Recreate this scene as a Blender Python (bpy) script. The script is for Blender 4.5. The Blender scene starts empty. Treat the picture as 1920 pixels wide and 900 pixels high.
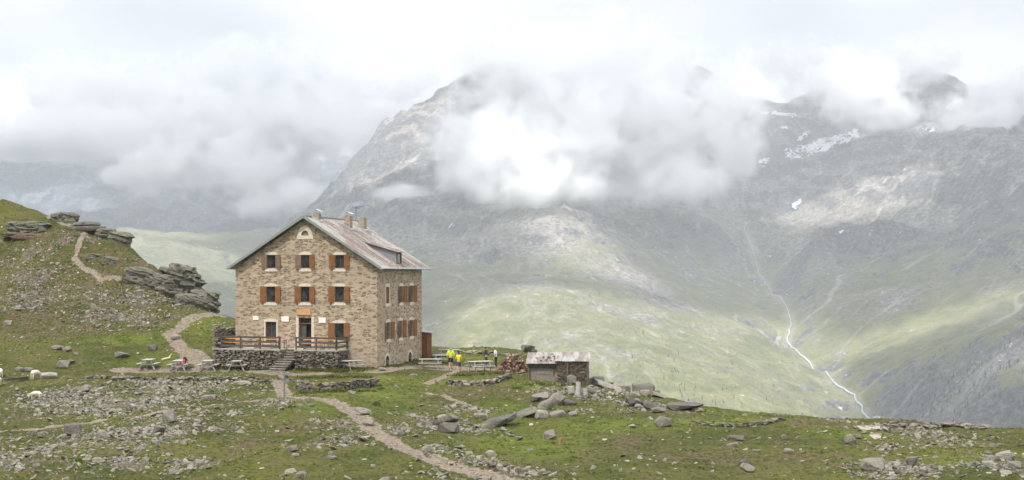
import bpy, bmesh, math, random, time
import numpy as np
from mathutils import Vector, Matrix

# ------------------------------------------------------------------ camera, light, exposure
sc = bpy.context.scene
COL = sc.collection
F = 2560.0                       # focal length in photo pixels (photo 1920 x 900)
HY = 505.0                       # photo row of the horizon
cam = bpy.data.cameras.new('camera')
cam.sensor_width = 36.0
cam.lens = F / 1920 * 36
cam.shift_y = (HY - 450) / 1920
cam.clip_start = 0.5
cam.clip_end = 60000
camo = bpy.data.objects.new('camera', cam)
camo.rotation_euler = (math.radians(90), 0, 0)
COL.objects.link(camo)
sc.camera = camo

TOSUN = Vector((-0.30, -0.42, 0.86)).normalized()
SUN_EL = math.asin(TOSUN.z)
sun = bpy.data.lights.new('sun', 'SUN')
sun.energy = 5.0
sun.angle = math.radians(2.6)
sun.color = (1.0, 0.96, 0.89)
suno = bpy.data.objects.new('sun', sun)
suno.rotation_euler = TOSUN.to_track_quat('Z', 'Y').to_euler()
suno.location = (-60, -80, 160)
COL.objects.link(suno)

W = bpy.data.worlds.new('World')
sc.world = W
W.use_nodes = True
wt = W.node_tree
wt.nodes.clear()
def wn(t, **k):
    n = wt.nodes.new(t)
    for a, b in k.items():
        setattr(n, a, b)
    return n
sky = wn('ShaderNodeTexSky', sky_type='NISHITA', sun_disc=False)
sky.sun_elevation = SUN_EL
sky.sun_rotation = math.atan2(TOSUN.x, TOSUN.y)
sky.altitude = 2000
bg_sky = wn('ShaderNodeBackground')
bg_sky.inputs['Strength'].default_value = 0.13
wt.links.new(sky.outputs[0], bg_sky.inputs['Color'])
tc = wn('ShaderNodeTexCoord')
mp = wn('ShaderNodeMapping')
mp.inputs['Scale'].default_value = (1.0, 1.0, 2.1)
mp.inputs['Location'].default_value = (0.9, 0.4, 0.3)
wt.links.new(tc.outputs['Generated'], mp.inputs['Vector'])
nz = wn('ShaderNodeTexNoise')
nz.inputs['Scale'].default_value = 4.2
nz.inputs['Detail'].default_value = 9
nz.inputs['Roughness'].default_value = 0.55
nz.inputs['Distortion'].default_value = 0.35
wt.links.new(mp.outputs[0], nz.inputs['Vector'])
cr = wn('ShaderNodeValToRGB')
cr.color_ramp.elements[0].position = 0.38
cr.color_ramp.elements[0].color = (0.70, 0.715, 0.75, 1)
cr.color_ramp.elements[1].position = 0.60
cr.color_ramp.elements[1].color = (0.99, 0.985, 0.975, 1)
wt.links.new(nz.outputs['Fac'], cr.inputs['Fac'])
sx = wn('ShaderNodeSeparateXYZ')
wt.links.new(tc.outputs['Generated'], sx.inputs[0])
zr = wn('ShaderNodeMapRange')                # an overcast sky is brighter overhead than at the horizon
zr.inputs['From Min'].default_value = 0.2
zr.inputs['From Max'].default_value = 0.75
zr.inputs['To Min'].default_value = 0.462
zr.inputs['To Max'].default_value = 0.56
wt.links.new(sx.outputs['Z'], zr.inputs['Value'])
bg_cl = wn('ShaderNodeBackground')
wt.links.new(cr.outputs[0], bg_cl.inputs['Color'])
wt.links.new(zr.outputs[0], bg_cl.inputs['Strength'])
mixw = wn('ShaderNodeMixShader')
mixw.inputs[0].default_value = 0.93
wt.links.new(bg_sky.outputs[0], mixw.inputs[1])
wt.links.new(bg_cl.outputs[0], mixw.inputs[2])
wo = wn('ShaderNodeOutputWorld')
wt.links.new(mixw.outputs[0], wo.inputs['Surface'])

sc.view_settings.view_transform = 'Standard'
sc.view_settings.look = 'None'
sc.view_settings.gamma = 1.0
sc.view_settings.exposure = 1.18
cy = sc.cycles
cy.use_denoising = True
cy.max_bounces = 10
cy.diffuse_bounces = 3
cy.glossy_bounces = 3
cy.transparent_max_bounces = 16
cy.volume_bounces = 9
cy.volume_step_rate = 1.5
cy.volume_max_steps = 256
cy.sample_clamp_indirect = 6.0
cy.use_adaptive_sampling = True
cy.adaptive_threshold = 0.006

# ------------------------------------------------------------------ helpers: numbers
RNG = np.random.default_rng(7)
random.seed(7)

def _hash(ix, iy, seed):
    h = (ix.astype(np.int64) * 374761393 + iy.astype(np.int64) * 668265263 + seed * 974634777) & 0xffffffff
    h = ((h ^ (h >> 13)) * 1274126177) & 0xffffffff
    return (h ^ (h >> 16)) & 0xffffffff

def perlin(x, y, seed=0):
    x = np.asarray(x, float); y = np.asarray(y, float)
    ix = np.floor(x).astype(np.int64); iy = np.floor(y).astype(np.int64)
    fx = x - ix; fy = y - iy
    u = fx * fx * fx * (fx * (fx * 6 - 15) + 10); v = fy * fy * fy * (fy * (fy * 6 - 15) + 10)
    def g(a, b, dx, dy):
        t = _hash(a, b, seed) * (2 * math.pi / 4294967296.0)
        return np.cos(t) * dx + np.sin(t) * dy
    n00 = g(ix, iy, fx, fy); n10 = g(ix + 1, iy, fx - 1, fy)
    n01 = g(ix, iy + 1, fx, fy - 1); n11 = g(ix + 1, iy + 1, fx - 1, fy - 1)
    return ((n00 * (1 - u) + n10 * u) * (1 - v) + (n01 * (1 - u) + n11 * u) * v) * 1.5

def fbm(x, y, octv=4, seed=0, lac=2.03, gain=0.5):
    s = 0; a = 1; t = 0
    for i in range(octv):
        s = s + a * perlin(x, y, seed + i * 17); t += a
        x = x * lac + 13.7; y = y * lac - 7.1; a *= gain
    return s / t

def ridged(x, y, octv=5, seed=0, gain=0.5):
    s = 0; a = 1; t = 0; w = 1.0
    for i in range(octv):
        n = 1 - np.abs(perlin(x, y, seed + i * 31)); n = n * n
        s = s + a * n * w; t += a
        w = np.clip(n * 1.6, 0, 1)
        x = x * 2.07 + 5.3; y = y * 2.07 + 2.9; a *= gain
    return s / t

def sstep(a, b, x):
    t = np.clip((np.asarray(x, float) - a) / (b - a), 0, 1)
    return t * t * (3 - 2 * t)

class TPS:
    def __init__(self, pts, lam=0.0, sc_=100.0):
        p = np.array(pts, float); self.s = sc_
        self.p = p[:, :2] / sc_; n = len(p)
        K = self.k(self.p, self.p) + lam * np.eye(n)
        Pm = np.hstack([np.ones((n, 1)), self.p])
        A = np.zeros((n + 3, n + 3)); A[:n, :n] = K; A[:n, n:] = Pm; A[n:, :n] = Pm.T
        self.w = np.linalg.solve(A, np.concatenate([p[:, 2], np.zeros(3)]))
    def k(self, a, b):
        r2 = ((a[:, None, :] - b[None, :, :]) ** 2).sum(-1)
        return 0.5 * r2 * np.log(r2 + 1e-12)
    def __call__(self, x, y):
        sh = np.shape(x)
        q = np.stack([np.ravel(x), np.ravel(y)], 1) / self.s
        out = np.empty(len(q)); n = len(self.p)
        for i in range(0, len(q), 40000):
            c = q[i:i + 40000]
            out[i:i + 40000] = self.k(c, self.p) @ self.w[:n] + self.w[n] + c @ self.w[n + 1:]
        return out.reshape(sh)

def P(px, py, d):                # photo pixel + distance -> world point
    return ((px - 960) / F * d, d, -(py - HY) / F * d)

# ------------------------------------------------------------------ helpers: objects and materials
def link(name, me, mat=None, parent=None):
    o = bpy.data.objects.new(name, me)
    COL.objects.link(o)
    if mat is not None and me is not None:
        for m in (mat if isinstance(mat, (list, tuple)) else [mat]):
            me.materials.append(m)
    if parent is not None:
        o.parent = parent
    return o

def mesh_np(name, V, Fq, smooth=False):
    me = bpy.data.meshes.new(name)
    V = np.asarray(V, np.float32); Fq = np.asarray(Fq, np.int32)
    k = Fq.shape[1]
    me.vertices.add(len(V)); me.vertices.foreach_set('co', V.ravel())
    me.loops.add(Fq.size); me.loops.foreach_set('vertex_index', Fq.ravel())
    me.polygons.add(len(Fq))
    me.polygons.foreach_set('loop_start', np.arange(0, Fq.size, k, dtype=np.int32))
    me.polygons.foreach_set('loop_total', np.full(len(Fq), k, np.int32))
    me.polygons.foreach_set('use_smooth', np.full(len(Fq), smooth))
    me.update(calc_edges=True)
    me.validate()
    return me

def grid_faces(nr, nc):
    i = np.arange(nr * nc).reshape(nr, nc)
    return np.stack([i[:-1, :-1], i[:-1, 1:], i[1:, 1:], i[1:, :-1]], -1).reshape(-1, 4)

def attr(me, name, a):
    at = me.attributes.new(name, 'FLOAT', 'POINT')
    at.data.foreach_set('value', np.asarray(a, np.float32).ravel())

def thing(name, label, cat, loc=(0, 0, 0), rz=0.0, group=None):
    o = bpy.data.objects.new(name, None)
    o.empty_display_size = 0.3
    COL.objects.link(o)
    o.location = loc; o.rotation_euler = (0, 0, rz)
    o['label'] = label; o['category'] = cat
    if group: o['group'] = group
    return o

def tag(o, label=None, cat=None, group=None, kind=None):
    if label: o['label'] = label
    if cat: o['category'] = cat
    if group: o['group'] = group
    if kind: o['kind'] = kind
    return o

class NT:
    """small node-tree writer"""
    def __init__(self, name):
        self.m = bpy.data.materials.new(name); self.m.use_nodes = True
        self.t = self.m.node_tree; self.t.nodes.clear()
        self.out = self.t.nodes.new('ShaderNodeOutputMaterial')
    def n(self, typ, **k):
        nd = self.t.nodes.new(typ)
        for a, b in k.items(): setattr(nd, a, b)
        return nd
    def l(self, a, b): self.t.links.new(a, b)
    def val(self, sock, v):
        if hasattr(v, 'is_output') or hasattr(v, 'links'):
            self.l(v, sock)
        else:
            sock.default_value = v
    def math(self, op, a, b=None, c=None, clamp=False):
        nd = self.n('ShaderNodeMath', operation=op, use_clamp=clamp)
        self.val(nd.inputs[0], a)
        if b is not None: self.val(nd.inputs[1], b)
        if c is not None: self.val(nd.inputs[2], c)
        return nd.outputs[0]
    def mix(self, f, a, b, blend='MIX'):
        nd = self.n('ShaderNodeMix', data_type='RGBA', blend_type=blend)
        self.val(nd.inputs[0], f)
        self.val(nd.inputs[6], a if hasattr(a, 'links') else (*a, 1) if len(a) == 3 else a)
        self.val(nd.inputs[7], b if hasattr(b, 'links') else (*b, 1) if len(b) == 3 else b)
        return nd.outputs[2]
    def coord(self, which='Object', scale=(1, 1, 1), loc=(0, 0, 0), rot=(0, 0, 0)):
        c = self.n('ShaderNodeTexCoord')
        if scale == (1, 1, 1) and loc == (0, 0, 0) and rot == (0, 0, 0): return c.outputs[which]
        mpn = self.n('ShaderNodeMapping')
        mpn.inputs['Scale'].default_value = scale; mpn.inputs['Location'].default_value = loc
        mpn.inputs['Rotation'].default_value = rot
        self.l(c.outputs[which], mpn.inputs['Vector'])
        return mpn.outputs[0]
    def noise(self, vec, scale, detail=4, rough=0.55, dist=0.0):
        nd = self.n('ShaderNodeTexNoise')
        self.l(vec, nd.inputs['Vector'])
        nd.inputs['Scale'].default_value = scale; nd.inputs['Detail'].default_value = detail
        nd.inputs['Roughness'].default_value = rough; nd.inputs['Distortion'].default_value = dist
        return nd.outputs['Fac']
    def vor(self, vec, scale, feature='F1', out='Distance', rnd=1.0):
        nd = self.n('ShaderNodeTexVoronoi', feature=feature)
        self.l(vec, nd.inputs['Vector']); nd.inputs['Scale'].default_value = scale
        nd.inputs['Randomness'].default_value = rnd
        return nd.outputs[out]
    def ramp(self, f, stops):
        nd = self.n('ShaderNodeValToRGB'); self.l(f, nd.inputs['Fac'])
        el = nd.color_ramp.elements
        while len(el) < len(stops): el.new(0.5)
        for e, (p, c) in zip(el, stops):
            e.position = p; e.color = (*c, 1) if not isinstance(c, (int, float)) else (c, c, c, 1)
        return nd.outputs['Color']
    def rng(self, v, a, b, c=0.0, d=1.0, smooth=True):
        nd = self.n('ShaderNodeMapRange', clamp=True)
        if smooth: nd.interpolation_type = 'SMOOTHSTEP'
        self.l(v, nd.inputs['Value'])
        for i, q in enumerate((a, b, c, d)): nd.inputs[1 + i].default_value = q
        return nd.outputs[0]
    def attr(self, name):
        return self.n('ShaderNodeAttribute', attribute_name=name).outputs['Fac']
    def bump(self, h, strength=0.5, dist=0.05):
        nd = self.n('ShaderNodeBump'); self.l(h, nd.inputs['Height'])
        nd.inputs['Strength'].default_value = strength; nd.inputs['Distance'].default_value = dist
        return nd.outputs[0]
    def finish(self, color, rough=0.9, normal=None, metal=0.0, spec=0.3):
        b = self.n('ShaderNodeBsdfPrincipled')
        self.val(b.inputs['Base Color'], color if hasattr(color, 'links') else (*color, 1))
        self.val(b.inputs['Roughness'], rough); self.val(b.inputs['Metallic'], metal)
        b.inputs['Specular IOR Level'].default_value = spec
        if normal is not None: self.l(normal, b.inputs['Normal'])
        self.l(b.outputs[0], self.out.inputs['Surface'])
        return self.m

# ------------------------------------------------------------------ near ground: heights
NEAR = [  # photo pixel, distance
 (-200,900,58),(200,900,58),(600,900,58),(960,900,57),(1300,900,57),(1700,900,58),(2100,900,58),
 (-300,820,72),(0,820,72),(300,820,71),(600,830,69),(0,808,75),(300,770,82),(530,752,88),(700,780,80),
 (850,803,80),(900,772,86),(950,742,93),(1000,747,93),(1100,785,84),(1100,830,72),(1250,787,83),(1450,792,80),
 (1300,850,68),(1600,850,68),(1850,850,67),(1330,772,90),(1500,783,84),(1620,792,80),(1750,802,79),(1920,806,79),(2200,806,79),
 (1040,718,103),(1000,700,108),(1060,712,111),(1010,690,120),(1106,719,107),(1150,731,103),(1230,762,94),
 (900,690,115),(830,690,115),(850,674,122),(900,653,134),(980,656,130),(800,660,134),
 (705,690,112),(600,700,109),(520,700,109),(440,692,113),(340,692,113),(280,692,113),(250,696,112),
 (350,716,105),(480,716,104),(620,727,100),(620,706,107),(700,706,107),(400,745,92),(650,737,96),(800,730,98),(760,703,109),
 (65,700,110),(67,750,94),(0,742,97),(0,692,112),(150,692,113),
 (0,600,128),(0,500,140),(0,450,146),(0,376,154),(60,398,151),(150,600,127),(150,500,138),(130,412,147),(245,466,142),(250,540,134),
 (300,620,124),(420,612,141),(380,606,139),(330,560,141),(300,535,147),(245,497,151),(130,446,157),(0,432,166),(440,630,145),(330,660,118),(380,583,130),(300,512,138),(420,592,132),(430,640,122),
 (-300,365,158),(-300,500,138),(-300,690,110),
]
NW = [(-8,140,-8.0),(-20,138,-7.4),(-60,200,-7),(-52,185,-2),(-40,185,-14),(-28,175,-20),(0,180,-24),(20,170,-30),(6,136,-11.5),
 (28,102,-13),(28,125,-24),(40,170,-52),(22,95,-10.6),(32,92,-11.6),(45,95,-15),(0,0,-1.8),(0,20,-5.6),(-30,20,-5.6),(30,20,-5.6),(0,40,-8.3),(-30,40,-8.3),(30,40,-8.3),
 (-100,0,-2),(100,0,-2),(0,-80,10),(-120,-80,12),(120,-80,8),(60,80,-14),(120,80,-34),(120,140,-66),(200,60,-60),
 (-150,100,16),(-150,200,6),(-250,100,30),(0,300,-95),(-150,300,-50),(150,300,-130),(0,480,-210),(-250,480,-190),(250,480,-240),(330,100,-130)]
tps = TPS([P(*p) for p in NEAR] + NW, lam=0.0)

# house frame: front right corner, side axis, front axis (to the left)
HA = math.atan2(740, F)
HC = Vector((-11.16, 112.0, -8.25))
HB = Vector((math.sin(HA), math.cos(HA), 0))       # towards the back
HL = Vector((-math.cos(HA), math.sin(HA), 0))      # towards the left
def HP(a, b, z):                                   # a metres left, b metres back, world z
    q = HC + HL * a + HB * b
    return Vector((q.x, q.y, z))

def ground_base(x, y):
    return tps(x, y)

def ground(x, y):
    x = np.asarray(x, float); y = np.asarray(y, float)
    z = tps(x, y)
    calm = 1 - 0.75 * np.exp(-(((x + 8) / 22) ** 2 + ((y - 114) / 8) ** 2) ** 2)
    hill = sstep(-24, -30, x) * sstep(117, 128, y)
    z = z + calm * (0.30 * fbm(x / 7, y / 7, 3, 3) + (0.10 + 0.22 * hill) * fbm(x / 1.7, y / 1.7, 3, 9))
    tuss = np.clip(fbm(x / 0.8, y / 0.8, 3, 23), -0.1, 1)
    z = z + calm * 0.10 * tuss
    # rocky steps on the hill
    st = fbm(x / 9 + 0.3 * z, y / 9, 3, 41)
    z = z + hill * 0.25 * (sstep(-0.05, 0.12, st) - 0.5)
    return z

def hit(px, py, d0=42.0, d1=200.0):
    """first ground point seen at a photo pixel"""
    d = np.linspace(d0, d1, 1600)
    x = (px - 960) / F * d; zr_ = -(py - HY) / F * d
    g = ground(x, d)
    below = np.nonzero(zr_ < g)[0]
    if len(below) == 0:
        k = int(np.argmin(zr_ - g))
    else:
        k = below[0]
    return Vector((float(x[k]), float(d[k]), float(g[k])))

def gz(x, y): return float(ground(np.array([x]), np.array([y]))[0])

def seg_dist(x, y, poly):
    """distance to a polyline (M,2)"""
    best = np.full(np.shape(x), 1e9)
    for a, b in zip(poly[:-1], poly[1:]):
        ax, ay = a; bx, by = b
        dx, dy = bx - ax, by - ay; L = dx * dx + dy * dy + 1e-9
        t = np.clip(((x - ax) * dx + (y - ay) * dy) / L, 0, 1)
        best = np.minimum(best, np.hypot(x - ax - t * dx, y - ay - t * dy))
    return best

PATHS = [  # (half width in metres, pixels)
 (0.34,[(-60,818),(0,808),(100,800),(200,785),(300,771),(400,759),(480,750),(535,743)]),
 (0.62,[(535,743),(580,745),(620,752),(650,765),(680,785),(700,808),(740,832),(790,853),(850,872),(920,890),(985,915)]),
 (0.55,[(520,712),(528,728),(535,743)]),
 (0.9,[(225,694),(300,694),(380,693),(460,693),(520,699)]),
 (0.7,[(545,702),(600,700),(660,696),(705,697),(745,690),(780,688),(840,693),(880,692)]),
 (1.6,[(790,688),(830,688),(860,690),(900,692)]),
 (0.4,[(860,694),(830,708),(800,720)]),
 (0.6,[(330,692),(352,668),(330,640),(318,625),(345,605),(385,590),(412,580)]),
 (0.8,[(380,690),(375,668),(345,655)]),
 (0.26,[(225,520),(190,525),(160,505),(140,485),(150,450),(160,435),(120,420),(90,400)]),
 (0.22,[(800,735),(850,750),(890,762)]),
]
PATHW = [(w, np.array([[*hit(px, py)[:2]] for px, py in pl])) for w, pl in PATHS]

def ell(px, py, rx, ry, d=None):
    c = hit(px, py)
    a = hit(px, py - ry); b = hit(px, py + ry)
    return (c.x, c.y, rx / F * c.y, max(0.7, abs(a.y - b.y) / 2))
SCREE = [ell(*e) for e in [
 (300,728,120,16),(180,745,110,18),(240,755,120,14),(330,790,100,22),(230,815,120,22),(100,840,130,25),(30,860,60,20),(220,870,90,14),
 (340,870,60,12),(80,560,90,22),(60,520,80,25),(200,590,90,18),(290,600,70,15),(240,560,90,14),(60,480,70,20),(180,560,60,14),(120,450,50,14),(90,545,120,16),(330,560,60,14),(260,590,60,12),
 (740,810,40,14),(800,845,40,10),(870,870,60,14),(930,890,60,12),(830,795,70,10),(880,770,50,6),(700,800,25,10),
 (1080,715,60,6),(1210,760,50,10),(1760,830,60,14),(1700,805,80,8),(1860,870,60,18),(1640,880,60,14),(1900,880,50,14),(1700,880,60,14),
 (650,820,40,12),(640,800,40,12),(520,755,30,6),(1660,840,30,10)]]
BROWN = [ell(*e) for e in [
 (870,735,80,10),(930,730,70,10),(820,745,60,8),(150,490,120,20),(100,530,130,25),(100,620,120,15),(240,540,100,18),(30,780,60,12),(1150,840,60,14),
 (1180,825,50,10),(1240,770,60,6),(1530,790,80,4),(560,800,60,14),(480,830,60,12),(250,500,100,20),(60,460,80,15),(80,510,160,26),(170,540,110,22),(120,440,90,14),(40,560,110,18),(310,545,70,18),(200,500,80,16),(100,520,200,50),(210,565,170,36),(60,590,120,24),(1350,860,120,16),(1500,860,80,14),(960,880,90,14)]]
LUSH = [ell(*e) for e in [
 (700,740,110,18),(600,760,90,10),(640,720,60,6),(560,690,60,5),(720,712,60,8),(390,610,40,25),(800,715,80,8),(1000,770,90,12),(1000,830,120,20),
 (1150,800,130,14),(1350,790,120,8),(1400,775,100,4),(1000,725,50,10),(300,680,60,8),(440,700,60,4),(1600,815,70,10),(1800,860,60,10),(900,655,60,4),(240,640,90,10),(880,672,60,5)]]
def emask(x, y, L):
    m = np.zeros(np.shape(x))
    for cx, cy_, rx, ry in L:
        r2 = ((x - cx) / rx) ** 2 + ((y - cy_) / ry) ** 2
        m = np.maximum(m, np.exp(-r2 * 0.9))
    return m

def axis(lo, hi, step, lo_out, hi_out, grow=1.14):
    a = list(np.arange(lo, hi + 1e-6, step))
    s = step; v = hi
    while v < hi_out: s *= grow; v += s; a.append(v)
    s = step; v = lo
    while v > lo_out: s *= grow; v -= s; a.insert(0, v)
    return np.array(a)
gx = axis(-62, 42, 0.19, -420, 420)
gy = axis(52, 162, 0.23, -140, 560)
GX, GY = np.meshgrid(gx, gy)
GZ = ground(GX, GY)
wob = 0.45 * fbm(GX / 1.3, GY / 1.3, 3, 55)
pathm = np.zeros_like(GX)
for w, pl in PATHW:
    dd = seg_dist(GX, GY, pl) + wob * min(1.0, w)
    pathm = np.maximum(pathm, 1 - sstep(w * 0.6, w * 1.35, dd))
GZ = GZ - 0.07 * pathm
screem = emask(GX, GY, SCREE); brown = emask(GX, GY, BROWN); lush = emask(GX, GY, LUSH)
me = mesh_np('ground', np.stack([GX, GY, GZ], -1).reshape(-1, 3), grid_faces(*GX.shape), True)
attr(me, 'path', pathm); attr(me, 'scree', screem); attr(me, 'brown', brown); attr(me, 'lush', lush)
gzz, gxx = np.gradient(GZ, gy, gx)
attr(me, 'steep', np.hypot(gzz, gxx))

n = NT('alpine_turf')
co = n.coord('Object')
cs = n.coord('Object', (1, 0.75, 1))
big = n.noise(co, 0.13, 5, 0.6)
mid = n.noise(co, 0.75, 5, 0.65)
fine = n.noise(cs, 4.5, 4, 0.7)
grit = n.vor(cs, 5.5)
grass = n.mix(n.rng(big, 0.35, 0.65), (0.052, 0.062, 0.0105), (0.090, 0.096, 0.018))
lushc = n.mix(n.rng(mid, 0.35, 0.65), (0.080, 0.104, 0.014), (0.122, 0.140, 0.021))
grass = n.mix(n.math('MULTIPLY', n.attr('lush'), 0.85), grass, lushc)
heath = n.mix(n.rng(fine, 0.3, 0.7), (0.052, 0.038, 0.021), (0.125, 0.096, 0.054))
bf = n.math('ADD', n.math('MULTIPLY', n.attr('brown'), 0.55), n.rng(mid, 0.40, 0.66, 0, 0.75))
bf = n.math('SUBTRACT', bf, n.math('MULTIPLY', n.attr('lush'), 0.42))
bf = n.math('ADD', bf, n.rng(fine, 0.45, 0.75, -0.22, 0.26))
c1 = n.mix(n.math('MINIMUM', n.math('MAXIMUM', bf, 0.0), 1.0), grass, heath)
c1 = n.mix(n.rng(n.math('ADD', fine, n.rng(mid, 0.3, 0.7, -0.06, 0.06)), 0.54, 0.34, 0, 0.8), c1, (0.020, 0.024, 0.008))
# bare earth and grit
earth = n.mix(n.rng(fine, 0.3, 0.7), (0.125, 0.098, 0.074), (0.265, 0.215, 0.168))
sf = n.math('ADD', n.math('MULTIPLY', n.attr('scree'), 0.75), n.rng(mid, 0.45, 0.7, -0.30, 0.20))
sf = n.math('ADD', sf, n.rng(fine, 0.35, 0.7, -0.2, 0.2))
sf = n.math('MINIMUM', n.math('MAXIMUM', n.rng(sf, 0.30, 0.62), 0.0), 1.0)
c2 = n.mix(sf, c1, n.mix(n.rng(grit, 0.1, 0.5), (0.29, 0.25, 0.20), (0.105, 0.082, 0.058)))
# pale stones too small to model, lying in the turf
pv = n.n('ShaderNodeTexVoronoi', feature='F1'); n.l(cs, pv.inputs['Vector']); pv.inputs['Scale'].default_value = 2.6
psep = n.n('ShaderNodeSeparateColor'); n.l(pv.outputs['Color'], psep.inputs[0])
psel = n.math('GREATER_THAN', n.math('ADD', psep.outputs[0], n.math('MULTIPLY', n.attr('scree'), 0.45)), 0.945)
pst = n.math('MULTIPLY', psel, n.math('LESS_THAN', pv.outputs['Distance'], n.math('MULTIPLY', psep.outputs[1], 0.36)))
c2 = n.mix(n.math('MULTIPLY', pst, 0.85), c2, (0.36, 0.33, 0.275))
pf = n.rng(n.math('ADD', n.attr('path'), n.rng(fine, 0.3, 0.7, -0.25, 0.25)), 0.32, 0.62)
c3 = n.mix(pf, c2, earth)
st = n.rng(n.math('ADD', n.attr('steep'), n.rng(mid, 0.35, 0.65, -0.3, 0.3)), 1.2, 1.8)
c3 = n.mix(st, c3, n.mix(n.rng(fine, 0.35, 0.65), (0.09, 0.085, 0.072), (0.26, 0.235, 0.195)))
hgt = n.math('ADD', n.math('MULTIPLY', fine, 1.0), n.math('MULTIPLY', n.math('SUBTRACT', 0.5, grit), n.math('ADD', n.math('MULTIPLY', sf, 0.7), 0.1)))
TURF = n.finish(c3, 0.95, n.bump(hgt, 0.9, 0.16), spec=0.1)
ground_o = link('ground', me, TURF)
tag(ground_o, kind='structure')

# ------------------------------------------------------------------ mountains
def erode(H, n_drop, steps, rng, cell, strength=1.0, flow=None):
    """rain running down a height grid: carves gullies, drops the debris lower down"""
    nr, nc = H.shape
    H = H / cell
    px = rng.random(n_drop) * (nc - 3) + 1; py = rng.random(n_drop) * (nr - 3) + 1
    vx = np.zeros(n_drop); vy = np.zeros(n_drop); sed = np.zeros(n_drop)
    for s in range(steps):
        ix = px.astype(int); iy = py.astype(int); fx = px - ix; fy = py - iy
        h00 = H[iy, ix]; h10 = H[iy, ix + 1]; h01 = H[iy + 1, ix]; h11 = H[iy + 1, ix + 1]
        gx_ = (h10 - h00) * (1 - fy) + (h11 - h01) * fy
        gy_ = (h01 - h00) * (1 - fx) + (h11 - h10) * fx
        vx = vx * 0.35 - gx_; vy = vy * 0.35 - gy_
        L = np.hypot(vx, vy) + 1e-6
        dx = vx / L; dy = vy / L
        slope = np.hypot(gx_, gy_)
        cap = np.minimum(slope, 1.2) * 0.05 * strength
        d = np.clip((cap - sed), -0.03, 0.03) * 0.35
        sed = sed + d
        for (jx, jy, w) in ((0, 0, (1 - fx) * (1 - fy)), (1, 0, fx * (1 - fy)), (0, 1, (1 - fx) * fy), (1, 1, fx * fy)):
            np.add.at(H, (iy + jy, ix + jx), -d * w)
        px = px + dx; py = py + dy
        if flow is not None: np.add.at(flow, (iy, ix), 1.0)
        out = (px < 1) | (px > nc - 3) | (py < 1) | (py > nr - 3)
        px[out] = rng.random(out.sum()) * (nc - 4) + 1.5; py[out] = rng.random(out.sum()) * (nr - 4) + 1.5
        sed[out] = 0
    return H * cell

def bilin(H, x0, y0, cell, x, y):
    fx = np.clip((x - x0) / cell, 0, H.shape[1] - 1.001); fy = np.clip((y - y0) / cell, 0, H.shape[0] - 1.001)
    ix = fx.astype(int); iy = fy.astype(int); fx -= ix; fy -= iy
    return (H[iy, ix] * (1 - fx) + H[iy, ix + 1] * fx) * (1 - fy) + (H[iy + 1, ix] * (1 - fx) + H[iy + 1, ix + 1] * fx) * fy

def smooth(a, k):
    for _ in range(k):
        a = (a + np.roll(a, 1, 0) + np.roll(a, -1, 0) + np.roll(a, 1, 1) + np.roll(a, -1, 1)) / 5
    return a

MAIN = [
 (440,600,2850),(560,600,2650),(700,640,2480),(850,645,2420),(1000,650,2330),(1100,705,2230),(1300,775,2130),(1500,795,2130),(1625,805,2180),
 (480,500,3250),(560,480,3350),(640,440,3550),(700,400,3600),
 (800,500,3000),(900,440,3200),(950,520,2850),(1000,405,3250),(1060,440,3060),(1120,500,2860),(1220,585,2600),(1320,655,2430),(1420,720,2300),
 (1200,450,3330),(1280,470,3480),(1340,520,3200),(1400,590,2950),(1250,400,3650),(1450,660,2640),(1560,760,2330),
 (1640,800,2190),(1560,698,2500),(1480,612,2830),(1445,530,3220),(1412,455,3620),(1395,405,3900),
 (1300,370,4150),(1440,375,4200),(1350,300,4600),(1420,300,4500),(1300,150,5200),(1380,178,5150),(1450,205,5100),(1510,222,5000),(1545,268,4850),(1620,238,4700),(1740,244,4600),
 (1600,290,4350),(1700,300,4100),(1540,330,4250),
 (1760,147,5500),(1810,168,5500),(1905,292,3350),(1990,250,3400),(1620,380,3700),(1560,440,3450),(1640,440,3300),(1690,500,2980),(1560,520,3020),(1520,580,2870),
 (1600,690,2480),(1660,640,2600),(1720,560,2750),(1790,400,3350),(1850,500,2800),(1920,420,2900),
 (1750,690,2230),(1850,640,2150),(1920,720,1850),(1850,760,1950),(1780,800,2000),(1700,805,2100),
 (2150,300,3300),(2200,600,2200),(2200,800,1800),(2500,500,2000),
 (885,172,4150),(820,192,4120),(780,215,4080),(740,250,4040),(700,295,4000),(670,335,3950),(640,370,3900),(1000,110,4350),(1120,120,4500),(1220,160,4800),
 (800,330,3750),(900,300,3750),(1000,280,3850),(1100,300,3950),(1150,380,3700),(750,420,3450),
]
MAINW = [(-500,4700,100),(-900,4300,-50),(-300,5300,0),(300,5600,300),(1000,6200,200),(1900,6500,200),(2600,5500,300),(-900,3300,-80),(-1000,2600,-330),(-500,2200,-330),
 (0,1900,-400),(400,1750,-420),(800,1750,-430),(300,1500,-450),(900,1500,-450),(1500,1500,-250),(-1000,1500,-450),(2700,2500,300),(2700,4000,500)]
tm = TPS([P(*p) for p in MAIN] + MAINW, lam=0.002, sc_=1000.0)
CELL = 8.0
mx0, my0 = -1250.0, 1450.0
mx = mx0 + CELL * np.arange(int(4100 / CELL)); my = my0 + CELL * np.arange(int(5000 / CELL))
MX, MY = np.meshgrid(mx, my)
MB = tm(MX, MY)
crag = sstep(-150, 350, MB)
wx = MX + 90 * fbm(MX / 400, MY / 400, 3, 5); wy = MY + 90 * fbm(MX / 400, MY / 400, 3, 6)
MH = MB + (30 + 85 * crag) * (ridged(wx / 620, wy / 620, 6, 3) - 0.47) + (10 + 22 * crag) * (ridged(wx / 150, wy / 150, 4, 13) - 0.5)
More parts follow.
